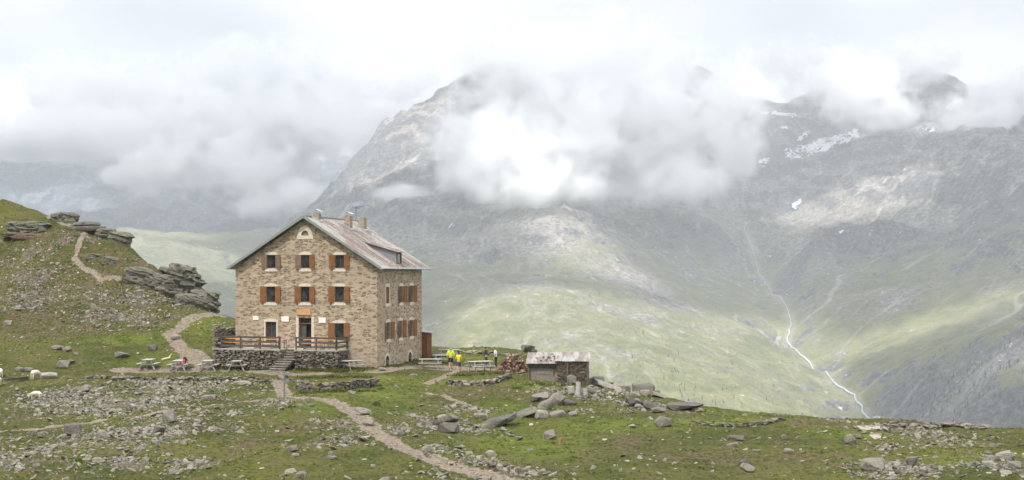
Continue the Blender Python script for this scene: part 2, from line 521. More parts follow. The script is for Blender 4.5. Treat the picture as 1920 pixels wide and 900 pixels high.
# the dark rock steps in the upper valley
def bump2(px, py, d, rx, ry, h):
    c = P(px, py, d)
    r2 = ((MX - c[0]) / rx) ** 2 + ((MY - c[1]) / ry) ** 2
    return h * np.exp(-r2 ** 1.5)
step_ = bump2(1600, 470, 3250, 150, 130, 34) + bump2(1680, 470, 3150, 110, 110, 26) + bump2(1880, 390, 3000, 150, 150, 24) + bump2(1880, 700, 2000, 110, 100, 35) + bump2(1300,440,3550,90,140,30) + bump2(1400,300,4500,200,150,40)
MH = MH + step_ * (0.65 + 0.9 * ridged(MX / 90, MY / 90, 4, 77))
# stream bed
STREAM_PX = [(1400,408,3880),(1395,425,3800),(1408,450,3640),(1420,480,3450),(1438,515,3280),(1452,545,3130),(1478,575,2960),(1484,590,2900),(1476,612,2830),(1484,632,2760),(1510,650,2680),(1548,676,2580),(1560,700,2490),(1602,725,2400),(1624,755,2300),(1652,788,2210),(1668,815,2150)]
SW = np.array([P(*q)[:2] for q in STREAM_PX])
sd = seg_dist(MX, MY, SW)
MH = MH - 22 * np.exp(-(sd / 70) ** 2)
erng = np.random.default_rng(3)
FLOW = np.zeros_like(MH)
for k in range(3):
    MH = erode(MH, 75000, 55, erng, CELL, 1.7, FLOW)
sdk = smooth(MH, 6); kk = np.exp(-(sd / 45) ** 2)
MH = MH * (1 - kk) + (sdk - 8) * kk
def main_h(x, y):
    h = bilin(MH, mx0, my0, CELL, x, y)
    cr_ = sstep(-60, 250, h)
    return h + 3.5 * fbm(x / 22, y / 22, 4, 91) * (1 - 0.8 * np.exp(-(bilin(sd, mx0, my0, CELL, x, y) / 30) ** 2)) + (4 + 10 * cr_) * (ridged(x / 75 + h / 60, y / 75, 4, 191) - 0.45) * (1 - np.exp(-(bilin(sd, mx0, my0, CELL, x, y) / 40) ** 2))

uu = np.linspace(-0.46, 0.60, 760)
dd_ = np.geomspace(1500, 6300, 620)
U, D = np.meshgrid(uu, dd_)
X = U * D; Y = D
Xc = np.clip(X, mx[0], mx[-1]); Yc = np.clip(Y, my[0], my[-1])
Z = main_h(Xc, Yc)
over = np.maximum(np.maximum(mx[0] - X, X - mx[-1]), 0) + np.maximum(Y - my[-1], 0)
Z = Z - over * 0.5
Z = np.maximum(Z, -470)
me = mesh_np('mountain', np.stack([X, Y, Z], -1).reshape(-1, 3), grid_faces(*X.shape), True)
gyy, gxx = np.gradient(MH, CELL)
slope = bilin(smooth(np.hypot(gxx, gyy), 1), mx0, my0, CELL, Xc, Yc)
curv = bilin(MH - smooth(MH, 14), mx0, my0, CELL, Xc, Yc)
attr(me, 'slope', slope); attr(me, 'curv', curv)
fl_ = np.log1p(FLOW); fl_ = (fl_ - smooth(fl_, 25)) / (fl_.std() + 1e-6)
attr(me, 'flow', bilin(fl_, mx0, my0, CELL, Xc, Yc))
attr(me, 'stepm', bilin(np.clip(step_ / 40, 0, 1), mx0, my0, CELL, Xc, Yc))
# snow fields that lie in the high hollows
snow = np.zeros_like(X)
SNOW = [((1280,165),(1330,180),(1380,176),5000,6),((1480,288),(1540,272),(1600,252),4750,11),((1410,315),(1440,298),(1440,298),4500,6),((1490,385),(1505,375),(1505,375),4050,6),
 ((1500,258),(1515,250),(1515,250),4900,5),((1430,210),(1500,218),(1500,218),5100,3),((1780,200),(1800,190),(1800,190),5300,7),((1730,240),(1750,243),(1750,243),4600,4),((1465,240),(1475,240),(1475,240),5000,3),((1440,480),(1446,480),(1446,480),3400,2),((1835,450),(1842,450),(1842,450),3000,2),((1570,435),(1580,432),(1580,432),3450,2)]
pxX = 960 + F * X / Y; pyX = HY - F * Z / Y
for a, b, c, d, w in SNOW:
    # along its own bed on the mountain side
    t = np.full(X.shape, 1e9)
    for s, e in ((a, b), (b, c)):
        ax, ay = s; bx, by = e; L = (bx - ax) ** 2 + (by - ay) ** 2 + 1e-6
        q = np.clip(((pxX - ax) * (bx - ax) + (pyX - ay) * (by - ay)) / L, 0, 1)
        t = np.minimum(t, np.hypot(pxX - ax - q * (bx - ax), pyX - ay - q * (by - ay)))
    snow = np.maximum(snow, np.clip(1.5 - t / w, 0, 1) * (np.abs(Y - d) < 900))
snow = snow + 0
attr(me, 'snow', snow)
attr(me, 'bed', np.exp(-(seg_dist(X, Y, SW) / 13) ** 2))
TREES_A = [P(1850, 730, 1990), P(1760, 760, 2080), P(1270, 715, 2250), P(1180,700,2280)]

def mountain_mat(name, grass_top, grass_bot, tint=(1, 1, 1), green=1.0, scale=1.0):
    n = NT(name)
    co = n.coord('Object')
    sep = n.n('ShaderNodeSeparateXYZ'); n.l(co, sep.inputs[0])
    a = n.noise(co, 0.004 * scale, 6, 0.6)
    b = n.noise(co, 0.022 * scale, 5, 0.65)
    c = n.noise(co, 0.09 * scale, 5, 0.75)
    h = n.math('ADD', sep.outputs['Z'], n.rng(a, 0.25, 0.75, -170, 170))
    h = n.math('ADD', h, n.rng(b, 0.3, 0.7, -60, 60))
    gf = n.rng(h, grass_top, grass_bot)
    gf = n.math('MULTIPLY', gf, n.rng(n.math('ADD', n.attr('slope'), n.rng(b, 0.3, 0.7, -0.25, 0.25)), 1.0, 0.62))
    gf = n.math('MULTIPLY', gf, n.rng(n.math('ADD', c, n.rng(a, 0.3, 0.7, -0.08, 0.08)), 0.34, 0.50, 0.25, green))
    gf = n.math('SUBTRACT', gf, n.math('MULTIPLY', n.rng(n.math('ADD', n.attr('flow'), n.rng(c, 0.3, 0.7, -0.6, 0.6)), 0.8, 1.9), 0.5), clamp=True)
    grass = n.mix(n.rng(b, 0.3, 0.7), (0.112, 0.128, 0.052), (0.228, 0.220, 0.098))
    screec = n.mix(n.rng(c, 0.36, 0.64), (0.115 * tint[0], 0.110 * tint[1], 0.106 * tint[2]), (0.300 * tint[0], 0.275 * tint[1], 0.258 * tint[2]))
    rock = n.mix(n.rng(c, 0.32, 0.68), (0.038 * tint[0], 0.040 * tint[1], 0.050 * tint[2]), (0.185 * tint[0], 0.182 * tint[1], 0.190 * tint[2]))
    rf = n.math('ADD', n.rng(n.math('ADD', n.attr('slope'), n.rng(b, 0.3, 0.7, -0.28, 0.28)), 0.66, 0.98), n.rng(n.attr('curv'), 5, 14, 0, 0.5))
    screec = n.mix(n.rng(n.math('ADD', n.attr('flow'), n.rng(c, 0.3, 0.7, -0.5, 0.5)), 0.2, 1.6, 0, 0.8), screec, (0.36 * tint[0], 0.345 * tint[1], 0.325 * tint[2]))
    rf = n.math('SUBTRACT', rf, n.rng(n.attr('flow'), 0.3, 1.8, 0, 0.6))
    rf = n.math('ADD', rf, n.rng(n.attr('flow'), -0.4, -1.6, 0, 0.25))
    rf = n.math('ADD', rf, n.math('MULTIPLY', n.rng(n.math('ADD', n.attr('stepm'), n.rng(c, 0.3, 0.7, -0.4, 0.4)), 0.35, 0.65), 0.8), clamp=True)
    col = n.mix(gf, screec, grass)
    col = n.mix(n.math('MULTIPLY', rf, n.rng(c, 0.25, 0.55, 0.55, 1.0)), col, rock)
    col = n.mix(n.rng(n.attr('bed'), 0.2, 0.9, 0, 0.4), col, (0.33, 0.31, 0.28))
    col = n.mix(n.rng(n.math('ADD', n.attr('snow'), n.math('ADD', n.rng(c, 0.3, 0.7, -0.5, 0.3), n.rng(b, 0.3, 0.7, -0.6, 0.35))), 0.45, 0.6), col, (0.72, 0.74, 0.77))
    hh = n.math('ADD', n.math('MULTIPLY', c, 14.0), n.math('MULTIPLY', b, 22.0))
    return n.finish(col, 0.97, n.bump(hh, 1.0, 1.0), spec=0.05)
MM = mountain_mat('mountain_side', 120, -120)
mo = link('mountain', me, MM); tag(mo, kind='structure')

# stream: a ribbon of white water lying in its bed
pts = []
for a, b in zip(SW[:-1], SW[1:]):
    for t in np.linspace(0, 1, 12, endpoint=False): pts.append(a + (b - a) * t)
pts = np.array(pts + [SW[-1]])
s_ = np.arange(len(pts))
pts[:, 0] += 9 * fbm(s_ / 7.0, s_ * 0 + 3, 3, 8); 
tan = np.gradient(pts, axis=0); tan /= np.linalg.norm(tan, axis=1)[:, None] + 1e-9
nor = np.stack([-tan[:, 1], tan[:, 0]], 1)
wd = (0.5 + 1.8 * np.abs(fbm(s_ / 4.0, s_ * 0 + 9, 3, 4)) + 0.7 * np.linspace(0, 1, len(pts)))
V = []; Q = []
for k in range(len(pts)):
    for j, sgn in enumerate((-1, -0.33, 0.33, 1)):
        q = pts[k] + nor[k] * wd[k] * sgn
        z = float(main_h(q[0] + np.array([-7., 0, 7, 0, 0]), q[1] + np.array([0., 0, 0, -7, 7])).max())
        V.append((q[0], q[1], z + (2.2 if abs(sgn) < 0.5 else 0.6)))
    if k:
        b0 = (k - 1) * 4
        for j in range(3): Q.append((b0 + j, b0 + j + 1, b0 + j + 5, b0 + j + 4))
n = NT('white_water')
WATER = n.finish(n.mix(n.rng(n.noise(n.coord('Object'), 0.25, 4, 0.7), 0.3, 0.6), (0.15, 0.165, 0.17), (0.42, 0.44, 0.45)), 0.35)
so = link('stream', mesh_np('stream', V, Q, True), WATER); tag(so, kind='structure')

# ------------------------------------------------------------------ hills and ranges behind on the left
def heightfield(name, ctrl, wctrl, ur, dr, nu, nd, rough, seed, mat, lam=0.002, er=1):
    t = TPS([P(*p) for p in ctrl] + wctrl, lam=lam, sc_=1000.0)
    uu = np.linspace(ur[0], ur[1], nu); dd = np.geomspace(dr[0], dr[1], nd)
    U, D = np.meshgrid(uu, dd); X = U * D; Y = D
    Z = t(X, Y)
    wx = X + 120 * fbm(X / 500, Y / 500, 3, seed + 1); wy = Y + 120 * fbm(X / 500, Y / 500, 3, seed + 2)
    Z = Z + rough * (ridged(wx / 800, wy / 800, 7, seed) - 0.55) + rough * 0.3 * (ridged(wx / 170, wy / 170, 4, seed + 5) - 0.5)
    Z = np.maximum(Z, -480)
    me = mesh_np(name, np.stack([X, Y, Z], -1).reshape(-1, 3), grid_faces(*X.shape), True)
    gy_, gx_ = np.gradient(Z)
    dy = np.gradient(Y, axis=0); dx = np.gradient(X, axis=1)
    attr(me, 'slope', np.hypot(gy_ / dy, gx_ / dx)); attr(me, 'curv', Z - smooth(Z, 10))
    o = link(name, me, mat); tag(o, kind='structure')
    return o, t
HILLM = mountain_mat('green_hillside', 700, 250, green=0.95)
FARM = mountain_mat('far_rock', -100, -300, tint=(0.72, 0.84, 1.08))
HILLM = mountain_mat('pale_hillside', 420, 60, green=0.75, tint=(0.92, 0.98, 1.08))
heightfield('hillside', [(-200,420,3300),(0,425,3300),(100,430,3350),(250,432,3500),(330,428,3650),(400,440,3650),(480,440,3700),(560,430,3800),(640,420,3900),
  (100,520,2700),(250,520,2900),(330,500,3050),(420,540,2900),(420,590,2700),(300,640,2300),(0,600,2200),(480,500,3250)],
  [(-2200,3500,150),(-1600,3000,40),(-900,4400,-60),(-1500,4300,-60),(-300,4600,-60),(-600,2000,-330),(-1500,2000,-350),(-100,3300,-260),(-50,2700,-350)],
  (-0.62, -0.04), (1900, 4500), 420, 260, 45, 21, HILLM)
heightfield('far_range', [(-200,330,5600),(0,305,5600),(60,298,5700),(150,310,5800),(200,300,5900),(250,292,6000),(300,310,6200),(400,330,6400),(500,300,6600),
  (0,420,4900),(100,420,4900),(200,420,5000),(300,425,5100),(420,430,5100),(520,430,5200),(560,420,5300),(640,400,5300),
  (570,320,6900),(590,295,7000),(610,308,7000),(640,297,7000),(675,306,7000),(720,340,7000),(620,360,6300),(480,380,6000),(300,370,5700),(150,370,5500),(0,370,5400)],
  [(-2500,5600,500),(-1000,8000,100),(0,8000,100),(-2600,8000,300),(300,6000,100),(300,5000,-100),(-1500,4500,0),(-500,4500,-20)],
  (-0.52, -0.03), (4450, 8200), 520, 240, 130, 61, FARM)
# floor of the main valley, out to the horizon
V = [(-30000,-9000,-472),(30000,-9000,-472),(30000,40000,-472),(-30000,40000,-472)]
vo = link('valley_terrain', mesh_np('valley_terrain', V, [(0,1,2,3)]), NT('valley_meadow').finish((0.09,0.115,0.05), 0.95)); tag(vo, kind='structure')

# ------------------------------------------------------------------ haze and clouds
n = NT('haze_air')
pv_ = n.n('ShaderNodeVolumePrincipled')
pv_.inputs['Color'].default_value = (0.90, 0.94, 1.0, 1)
pv_.inputs['Density'].default_value = 0.000115
pv_.inputs['Anisotropy'].default_value = 0.0
n.l(pv_.outputs[0], n.out.inputs['Volume'])
bm = bmesh.new()
bmesh.ops.create_cube(bm, size=1.0)
HZ0, HZ1 = -474.0, 1050.0
for v in bm.verts:
    v.co = ((v.co.x) * 70000, (v.co.y + 0.5) * 60000 - 14000, HZ0 + (v.co.z + 0.5) * (HZ1 - HZ0))
me = bpy.data.meshes.new('haze'); bm.to_mesh(me); bm.free()
hz = link('haze', me, n.m); tag(hz, kind='stuff')

def cloud_mat(name, dens):
    n = NT(name)
    v = n.n('ShaderNodeVolumePrincipled')
    v.inputs['Color'].default_value = (0.945, 0.948, 0.957, 1)
    v.inputs['Density'].default_value = dens
    v.inputs['Density Attribute'].default_value = 'density'
    v.inputs['Anisotropy'].default_value = 0.25
    n.l(v.outputs[0], n.out.inputs['Volume'])
    return n.m
CLOUDM = cloud_mat('cloud_vapour', 0.05)

def cloud(label, puffs, nscale=0.0036, vox=11, thr=0.06, namp=2.0, mat=CLOUDM, soft=1.15):
    """a bank of vapour: a density field made of puffs broken up by noise. puffs: (px, py, dist, rx px, ry px, depth m)"""
    W_ = []
    for px, py, d, rx, ry, dp in puffs:
        c = P(px, py, d); W_.append((c, (rx / F * d, dp, ry / F * d)))
    lo = [min(c[i] - r[i] * 1.4 for c, r in W_) for i in range(3)]
    hi = [max(c[i] + r[i] * 1.4 for c, r in W_) for i in range(3)]
    ng = bpy.data.node_groups.new('cloud_field', 'GeometryNodeTree')
    ng.interface.new_socket('Geometry', in_out='OUTPUT', socket_type='NodeSocketGeometry')
    N = ng.nodes.new; Lk = ng.links.new
    pos = N('GeometryNodeInputPosition').outputs[0]
    def mth(op, a, b=None, clamp=False):
        q = N('ShaderNodeMath'); q.operation = op; q.use_clamp = clamp
        for i, v in enumerate((a, b)):
            if v is None: continue
            if hasattr(v, 'links'): Lk(v, q.inputs[i])
            else: q.inputs[i].default_value = v
        return q.outputs[0]
    best = None
    for c, r in W_:
        s = N('ShaderNodeVectorMath'); s.operation = 'SUBTRACT'; Lk(pos, s.inputs[0]); s.inputs[1].default_value = c
        dv = N('ShaderNodeVectorMath'); dv.operation = 'DIVIDE'; Lk(s.outputs[0], dv.inputs[0]); dv.inputs[1].default_value = r
        ln = N('ShaderNodeVectorMath'); ln.operation = 'LENGTH'; Lk(dv.outputs[0], ln.inputs[0])
        f = mth('SUBTRACT', 1.0, ln.outputs['Value'])
        if best is None: best = f
        else:
            q = N('ShaderNodeMath'); q.operation = 'SMOOTH_MAX'; Lk(best, q.inputs[0]); Lk(f, q.inputs[1]); q.inputs[2].default_value = 0.25
            best = q.outputs[0]
    nz = N('ShaderNodeTexNoise'); Lk(pos, nz.inputs['Vector']); nz.inputs['Scale'].default_value = nscale
    nz.inputs['Detail'].default_value = 7; nz.inputs['Roughness'].default_value = 0.62; nz.inputs['Distortion'].default_value = 0.25
    nn = mth('MULTIPLY', mth('SUBTRACT', nz.outputs[0], 0.5), namp * 2)
    nz2 = N('ShaderNodeTexNoise'); Lk(pos, nz2.inputs['Vector']); nz2.inputs['Scale'].default_value = nscale * 3.3
    nz2.inputs['Detail'].default_value = 6; nz2.inputs['Roughness'].default_value = 0.68
    nn = mth('ADD', nn, mth('MULTIPLY', mth('SUBTRACT', nz2.outputs[0], 0.53), 4.6))
    s = mth('ADD', best, nn)
    den = mth('DIVIDE', mth('SUBTRACT', s, thr), soft, clamp=True)
    den = mth('POWER', den, 1.6)
    # nothing outside the puffs' own reach
    den = mth('MULTIPLY', den, mth('MULTIPLY', mth('ADD', best, 0.35), 3.0, clamp=True))
    vc = N('GeometryNodeVolumeCube')
    Lk(den, vc.inputs['Density']); vc.inputs['Background'].default_value = 0
    vc.inputs['Min'].default_value = lo; vc.inputs['Max'].default_value = hi
    for i, ax in enumerate('XYZ'):
        vc.inputs['Resolution ' + ax].default_value = max(8, int((hi[i] - lo[i]) / vox))
    sm = N('GeometryNodeSetMaterial'); Lk(vc.outputs[0], sm.inputs[0]); sm.inputs['Material'].default_value = mat
    out = N('NodeGroupOutput'); Lk(sm.outputs[0], out.inputs[0])
    me = bpy.data.meshes.new('cloud')
    o = link('cloud', me, mat)
    md = o.modifiers.new('vapour', 'NODES'); md.node_group = ng
    tag(o, label, 'cloud', kind='stuff')
    return o

cloud('thick white cloud bank lying across the big mountain', [
  (1050,285,3400,220,105,300),(1210,240,3500,200,120,300),(930,260,3500,110,70,220),(1320,255,3600,95,80,220),(1150,170,3700,250,100,300),
  (870,325,3350,80,32,180),(1250,345,3350,130,45,220),(1080,355,3300,170,40,200),(990,140,3900,150,80,300),(760,365,3600,60,16,120),(1390,290,3600,40,40,150),(900,190,3900,60,40,200),(1000,125,4000,170,80,220),(1130,105,4200,170,80,220),(1230,140,4400,80,60,200),(930,165,3950,70,45,180),(905,150,3880,75,42,160),(935,125,3900,90,42,170),(1290,200,3700,70,70,200),(1250,310,3450,90,50,200),(1060,180,3600,150,80,220)])
cloud('grey white cloud bank in front of the far range', [
  (420,315,4500,170,80,350),(500,250,4700,240,90,400),(250,200,5000,330,80,400),(560,170,5000,260,80,400),(330,250,4700,260,50,400),(590,365,4300,90,28,200),(480,385,4400,110,25,200),(80,262,4800,260,38,400),(700,245,4700,60,60,200),(260,330,4600,60,22,200)])
cloud('ragged white cloud hanging over the right hand peaks', [
  (1570,165,4500,110,50,250),(1650,205,4300,110,38,220),(1840,225,4200,120,42,240),(1480,120,4700,110,45,250),(1910,175,4300,110,50,240),(1700,120,4900,90,40,200),(1640,235,4200,50,14,120)])
# unseen deck added for shade: placed gaps let sun onto the mountain sides
DZ = 1750.0
GAPS = [(1015,420,3230,48,26),(1120,482,2920,52,26),(1070,450,3080,40,20),(1000,605,2480,70,20),(1130,580,2620,110,26),(1250,620,2520,100,26),(1330,690,2330,140,34),(1360,760,2170,110,30),(1180,700,2260,80,40),(1060,680,2280,60,20),
 (1600,385,3700,85,40),(1530,400,3700,50,20),(1660,625,2620,75,22),(1790,585,2600,60,20),(1880,720,1950,50,20),(735,285,4030,75,50),(800,240,4050,50,30),(690,340,3950,40,30),
 (330,470,3200,120,26),(430,520,3000,60,20),(270,440,3450,60,16),(60,350,5300,60,30),(1200,650,2400,210,40),(1390,690,2330,90,44),(1430,615,2800,60,20),(340,500,3050,150,30),(1100,600,2560,140,30),(1280,700,2290,120,50),(1420,770,2180,70,24),(1580,640,2620,60,26),(1700,260,4500,60,30)]
GW = []
for px, py, d, rx, ry in GAPS:
    p = P(px, py, d); t = (DZ - p[2]) / TOSUN.z
    GW.append((p[0] + TOSUN.x * t, p[1] + TOSUN.y * t, rx / F * d, ry / F * d * 2.1))
ax_ = np.arange(-4200, 3600, 55.0); ay_ = np.arange(-2400, 5600, 55.0)
AX, AY = np.meshgrid(ax_, ay_)
gap = np.full(AX.shape, -9.0)
wbx = AX + 70 * fbm(AX / 260, AY / 260, 3, 301); wby = AY + 70 * fbm(AX / 260, AY / 260, 3, 302)
for cx, cy__, rx, ry in GW:
    gap = np.maximum(gap, 1.75 - np.hypot((wbx - cx) / rx, (wby - cy__) / ry))
edge = np.maximum(np.abs(AX + 300) / 3900, np.abs(AY - 1600) / 4000)
thick = np.clip(-gap * 320, 0, 160) * (0.7 + 0.6 * fbm(AX / 500, AY / 500, 3, 88)) 
keep = (gap < 0.0)
kf = grid_faces(*AX.shape)
kv = keep.ravel()
kf = kf[kv[kf].all(1)]
nV = AX.size
top = np.stack([AX, AY, DZ + 30 + thick + 25 * fbm(AX / 180, AY / 180, 2, 5)], -1).reshape(-1, 3)
bot = np.stack([AX, AY, DZ - 0.3 * thick + 18 * fbm(AX / 180, AY / 180, 2, 6)], -1).reshape(-1, 3)
V = np.vstack([top, bot]); Q = np.vstack([kf, kf[:, ::-1] + nV])
def deck(name, label, faces, fac, tc_):
    Q = np.vstack([faces, faces[:, ::-1] + nV])
    used = np.unique(Q); remap = np.full(len(V), -1); remap[used] = np.arange(len(used))
    n = NT(name + '_vapour')
    tr = n.n('ShaderNodeBsdfTransparent'); tl = n.n('ShaderNodeBsdfTranslucent'); tl.inputs[0].default_value = tc_
    ms = n.n('ShaderNodeMixShader'); ms.inputs[0].default_value = fac
    n.l(tr.outputs[0], ms.inputs[1]); n.l(tl.outputs[0], ms.inputs[2]); n.l(ms.outputs[0], n.out.inputs['Surface'])
    o = link(name, mesh_np(name, V[used], remap[Q], True), n.m)
    tag(o, label, 'added clouds', kind='stuff')
cen = (top[kf[:, 0], 1] + top[kf[:, 2], 1]) / 2 + 60 * fbm(top[kf[:, 0], 0] / 300, top[kf[:, 0], 1] / 300, 2, 9)
deck('added_cloud_deck', 'unseen cloud deck added to shade the mountains, with gaps for sun patches', kf[cen > 250], 0.76, (0.56, 0.58, 0.62, 1))
deck('added_cloud_veil', 'unseen thin cloud veil added to dim the sun over the house', kf[cen <= 250], 0.40, (0.80, 0.83, 0.85, 1))  # unseen veil added so only part of the sun reaches the foreground

# ------------------------------------------------------------------ helpers: building shapes
class MBd:
    def __init__(self): self.bm = bmesh.new()
    def box(self, c, s, rot=None, bev=0.0):
        """c centre, s full size"""
        M = Matrix.Translation(c) @ (rot.to_4x4() if rot is not None else Matrix.Identity(4)) @ Matrix.Diagonal((*s, 1))
        r = bmesh.ops.create_cube(self.bm, size=1.0, matrix=M)
        if bev:
            es = list({e for v in r['verts'] for e in v.link_edges})
            bmesh.ops.bevel(self.bm, geom=es, offset=bev, segments=1, affect='EDGES')
        return self
    def lohi(self, lo, hi):
        return self.box(tuple((a + b) / 2 for a, b in zip(lo, hi)), tuple(abs(b - a) for a, b in zip(lo, hi)))
    def prism(self, pts, n, t):
        """polygon pts (3D) extruded by vector n*t"""
        n = Vector(n) * t
        a = [self.bm.verts.new(p) for p in pts]; b = [self.bm.verts.new(Vector(p) + n) for p in pts]
        k = len(a)
        self.bm.faces.new(a[::-1]); self.bm.faces.new(b)
        for i in range(k): self.bm.faces.new((a[i], a[(i + 1) % k], b[(i + 1) % k], b[i]))
        return self
    def bar(self, p, q, w, h=None):
        p = Vector(p); q = Vector(q); d = q - p
        rot = d.to_track_quat('X', 'Z').to_matrix()
        return self.box((p + q) / 2, (d.length, w, h or w), rot)
    def cyl(self, p, q, r0, r1=None, seg=12):
        p = Vector(p); q = Vector(q); d = q - p
        M = Matrix.Translation((p + q) / 2) @ d.to_track_quat('Z', 'Y').to_matrix().to_4x4()
        bmesh.ops.create_cone(self.bm, cap_ends=True, segments=seg, radius1=r0, radius2=r0 if r1 is None else r1, depth=d.length, matrix=M)
        return self
    def build(self, name, mat=None, parent=None, smooth=False):
        bmesh.ops.recalc_face_normals(self.bm, faces=self.bm.faces[:])
        me = bpy.data.meshes.new(name); self.bm.to_mesh(me); self.bm.free()
        if smooth:
            me.polygons.foreach_set('use_smooth', np.ones(len(me.polygons), bool))
        return link(name, me, mat, parent)

def copy_tree(o, parent=None):
    c = o.copy(); COL.objects.link(c)
    if parent is not None: c.parent = parent
    for ch in list(o.children): copy_tree(ch, c)
    return c

# ------------------------------------------------------------------ materials
def stone_mat(name, mortar, dark, light, sc=(2.5, 2.5, 6.4), amount=0.52, big=1.0):
    n = NT(name)
    base = n.coord('Object')
    wv = n.n('ShaderNodeTexNoise'); n.l(base, wv.inputs['Vector']); wv.inputs['Scale'].default_value = 1.7; wv.inputs['Detail'].default_value = 3
    ad = n.n('ShaderNodeVectorMath', operation='MULTIPLY_ADD'); n.l(wv.outputs['Color'], ad.inputs[0]); ad.inputs[1].default_value = (0.34, 0.34, 0.22); n.l(base, ad.inputs[2])
    mpn = n.n('ShaderNodeMapping'); mpn.inputs['Scale'].default_value = sc; n.l(ad.outputs[0], mpn.inputs['Vector'])
    v = n.n('ShaderNodeTexVoronoi', feature='F1'); n.l(mpn.outputs[0], v.inputs['Vector']); v.inputs['Scale'].default_value = big
    e = n.n('ShaderNodeTexVoronoi', feature='DISTANCE_TO_EDGE'); n.l(mpn.outputs[0], e.inputs['Vector']); e.inputs['Scale'].default_value = big
    s = n.n('ShaderNodeSeparateColor'); n.l(v.outputs['Color'], s.inputs[0])
    fn = n.noise(base, 9, 4, 0.7); lo = n.noise(base, 0.35, 4, 0.6)
    # mortar smeared over the stones: some show, some do not
    show = n.rng(n.math('ADD', s.outputs[0], n.rng(lo, 0.3, 0.7, -0.25, 0.25)), 1 - amount - 0.08, 1 - amount + 0.08)
    core = n.rng(n.math('ADD', e.outputs['Distance'], n.rng(fn, 0.3, 0.7, -0.05, 0.05)), 0.05, 0.12)
    f = n.math('MULTIPLY', show, core)
    sc_ = n.mix(s.outputs[1], dark, light)
    sc_ = n.mix(n.rng(fn, 0.3, 0.7, 0, 0.5), sc_, tuple(min(1, q * 1.3) for q in light))
    mo = n.mix(n.rng(lo, 0.3, 0.7), tuple(q * 0.85 for q in mortar), tuple(q * 1.12 for q in mortar))
    mo = n.mix(n.rng(fn, 0.3, 0.7, 0, 0.28), mo, tuple(q * 0.6 for q in mortar))
    col = n.mix(f, mo, sc_)
    h = n.math('ADD', n.math('MULTIPLY', core, n.rng(s.outputs[2], 0, 1, 0.3, 1.0)), n.math('MULTIPLY', fn, 0.5))
    return n.finish(col, 0.95, n.bump(h, 0.9, 0.07), spec=0.15)

STONE = stone_mat('rubble_masonry', (0.47, 0.375, 0.275), (0.062, 0.050, 0.041), (0.31, 0.235, 0.168), amount=0.56)
DRYST = stone_mat('dry_stonework', (0.10, 0.088, 0.072), (0.16, 0.14, 0.12), (0.33, 0.285, 0.235), sc=(1.9, 1.9, 5.5), amount=0.93)

def plain(name, c, rough=0.8, var=0.15, scale=3.0, metal=0.0, spec=0.3, stretch=(1, 1, 1)):
    n = NT(name)
    co = n.coord('Object', stretch)
    a = n.noise(co, scale, 5, 0.65)
    col = n.mix(n.rng(a, 0.28, 0.72), tuple(q * (1 - var) for q in c), tuple(min(1, q * (1 + var)) for q in c))
    b = n.noise(co, scale * 6, 3, 0.6)
    return n.finish(col, rough, n.bump(b, 0.25, 0.01), metal, spec)
PLASTER = plain('lime_plaster', (0.56, 0.50, 0.42), 0.9, 0.16, 5)
def wood_mat(name, c, var=0.3, stretch=(0.6, 6, 6), scale=3):
    n = NT(name); co = n.coord('Object', stretch)
    a = n.noise(co, scale, 6, 0.7, 0.4); b = n.noise(n.coord('Object'), 1.3, 3)
    col = n.mix(n.rng(a, 0.28, 0.72), tuple(q * (1 - var) for q in c), tuple(min(1, q * (1 + var)) for q in c))
    col = n.mix(n.rng(b, 0.45, 0.75, 0, 0.35), col, tuple(q * 0.62 for q in c))
    return n.finish(col, 0.8, n.bump(a, 0.35, 0.012), spec=0.2)
SHUT = wood_mat('shutter_wood', (0.215, 0.092, 0.034), 0.28, (7, 7, 0.5))
SHUTG = wood_mat('weathered_shutter_wood', (0.19, 0.125, 0.085), 0.3, (7, 7, 0.5))
FRAMEW = wood_mat('window_frame_wood', (0.15, 0.075, 0.035), 0.3, (5, 5, 1))
REDWOOD = wood_mat('red_brown_boards', (0.17, 0.062, 0.03), 0.3, (7, 7, 0.4))
GREYWOOD = wood_mat('weathered_grey_wood', (0.36, 0.34, 0.31), 0.3, (1.0, 5, 5))
DARKWOOD = wood_mat('dark_grey_wood', (0.085, 0.075, 0.066), 0.35, (0.7, 6, 6))
ORANGEW = wood_mat('varnished_orange_wood', (0.62, 0.30, 0.085), 0.15, (1, 4, 4))
SIGNW = wood_mat('sign_board_wood', (0.50, 0.28, 0.13), 0.15, (1, 4, 4))
n = NT('dark_window_glass')
GLASS = n.finish(n.mix(n.rng(n.noise(n.coord('Object'), 1.2, 2), 0.35, 0.65), (0.012, 0.013, 0.016), (0.05, 0.055, 0.065)), 0.12, spec=0.6)
DARKIN = plain('dark_interior', (0.012, 0.011, 0.010), 0.9, 0.2)
ZINC = plain('zinc_sheet', (0.42, 0.44, 0.46), 0.45, 0.15, 2, 0.6)
WHITEST = plain('white_marble', (0.72, 0.70, 0.66), 0.6, 0.05, 8)

n = NT('rusty_seamed_roof')
co = n.coord('Object')
run = n.noise(n.coord('Object', (0.16, 1.7, 0.16)), 1.6, 6, 0.65)
pat = n.noise(n.coord('Object', (0.25, 0.5, 0.25)), 0.9, 4, 0.6)
fi = n.noise(co, 6, 4, 0.7)
zin = n.mix(n.rng(fi, 0.3, 0.7), (0.34, 0.325, 0.31), (0.52, 0.505, 0.49))
rust = n.mix(n.rng(fi, 0.3, 0.7), (0.155, 0.105, 0.09), (0.27, 0.20, 0.17))
rf = n.rng(n.math('ADD', n.math('MULTIPLY', run, 0.6), n.math('MULTIPLY', pat, 0.55)), 0.49, 0.66, 0.05, 0.85)
ROOFM = n.finish(n.mix(rf, zin, rust), 0.5, n.bump(fi, 0.15, 0.02), 0.25, 0.4)

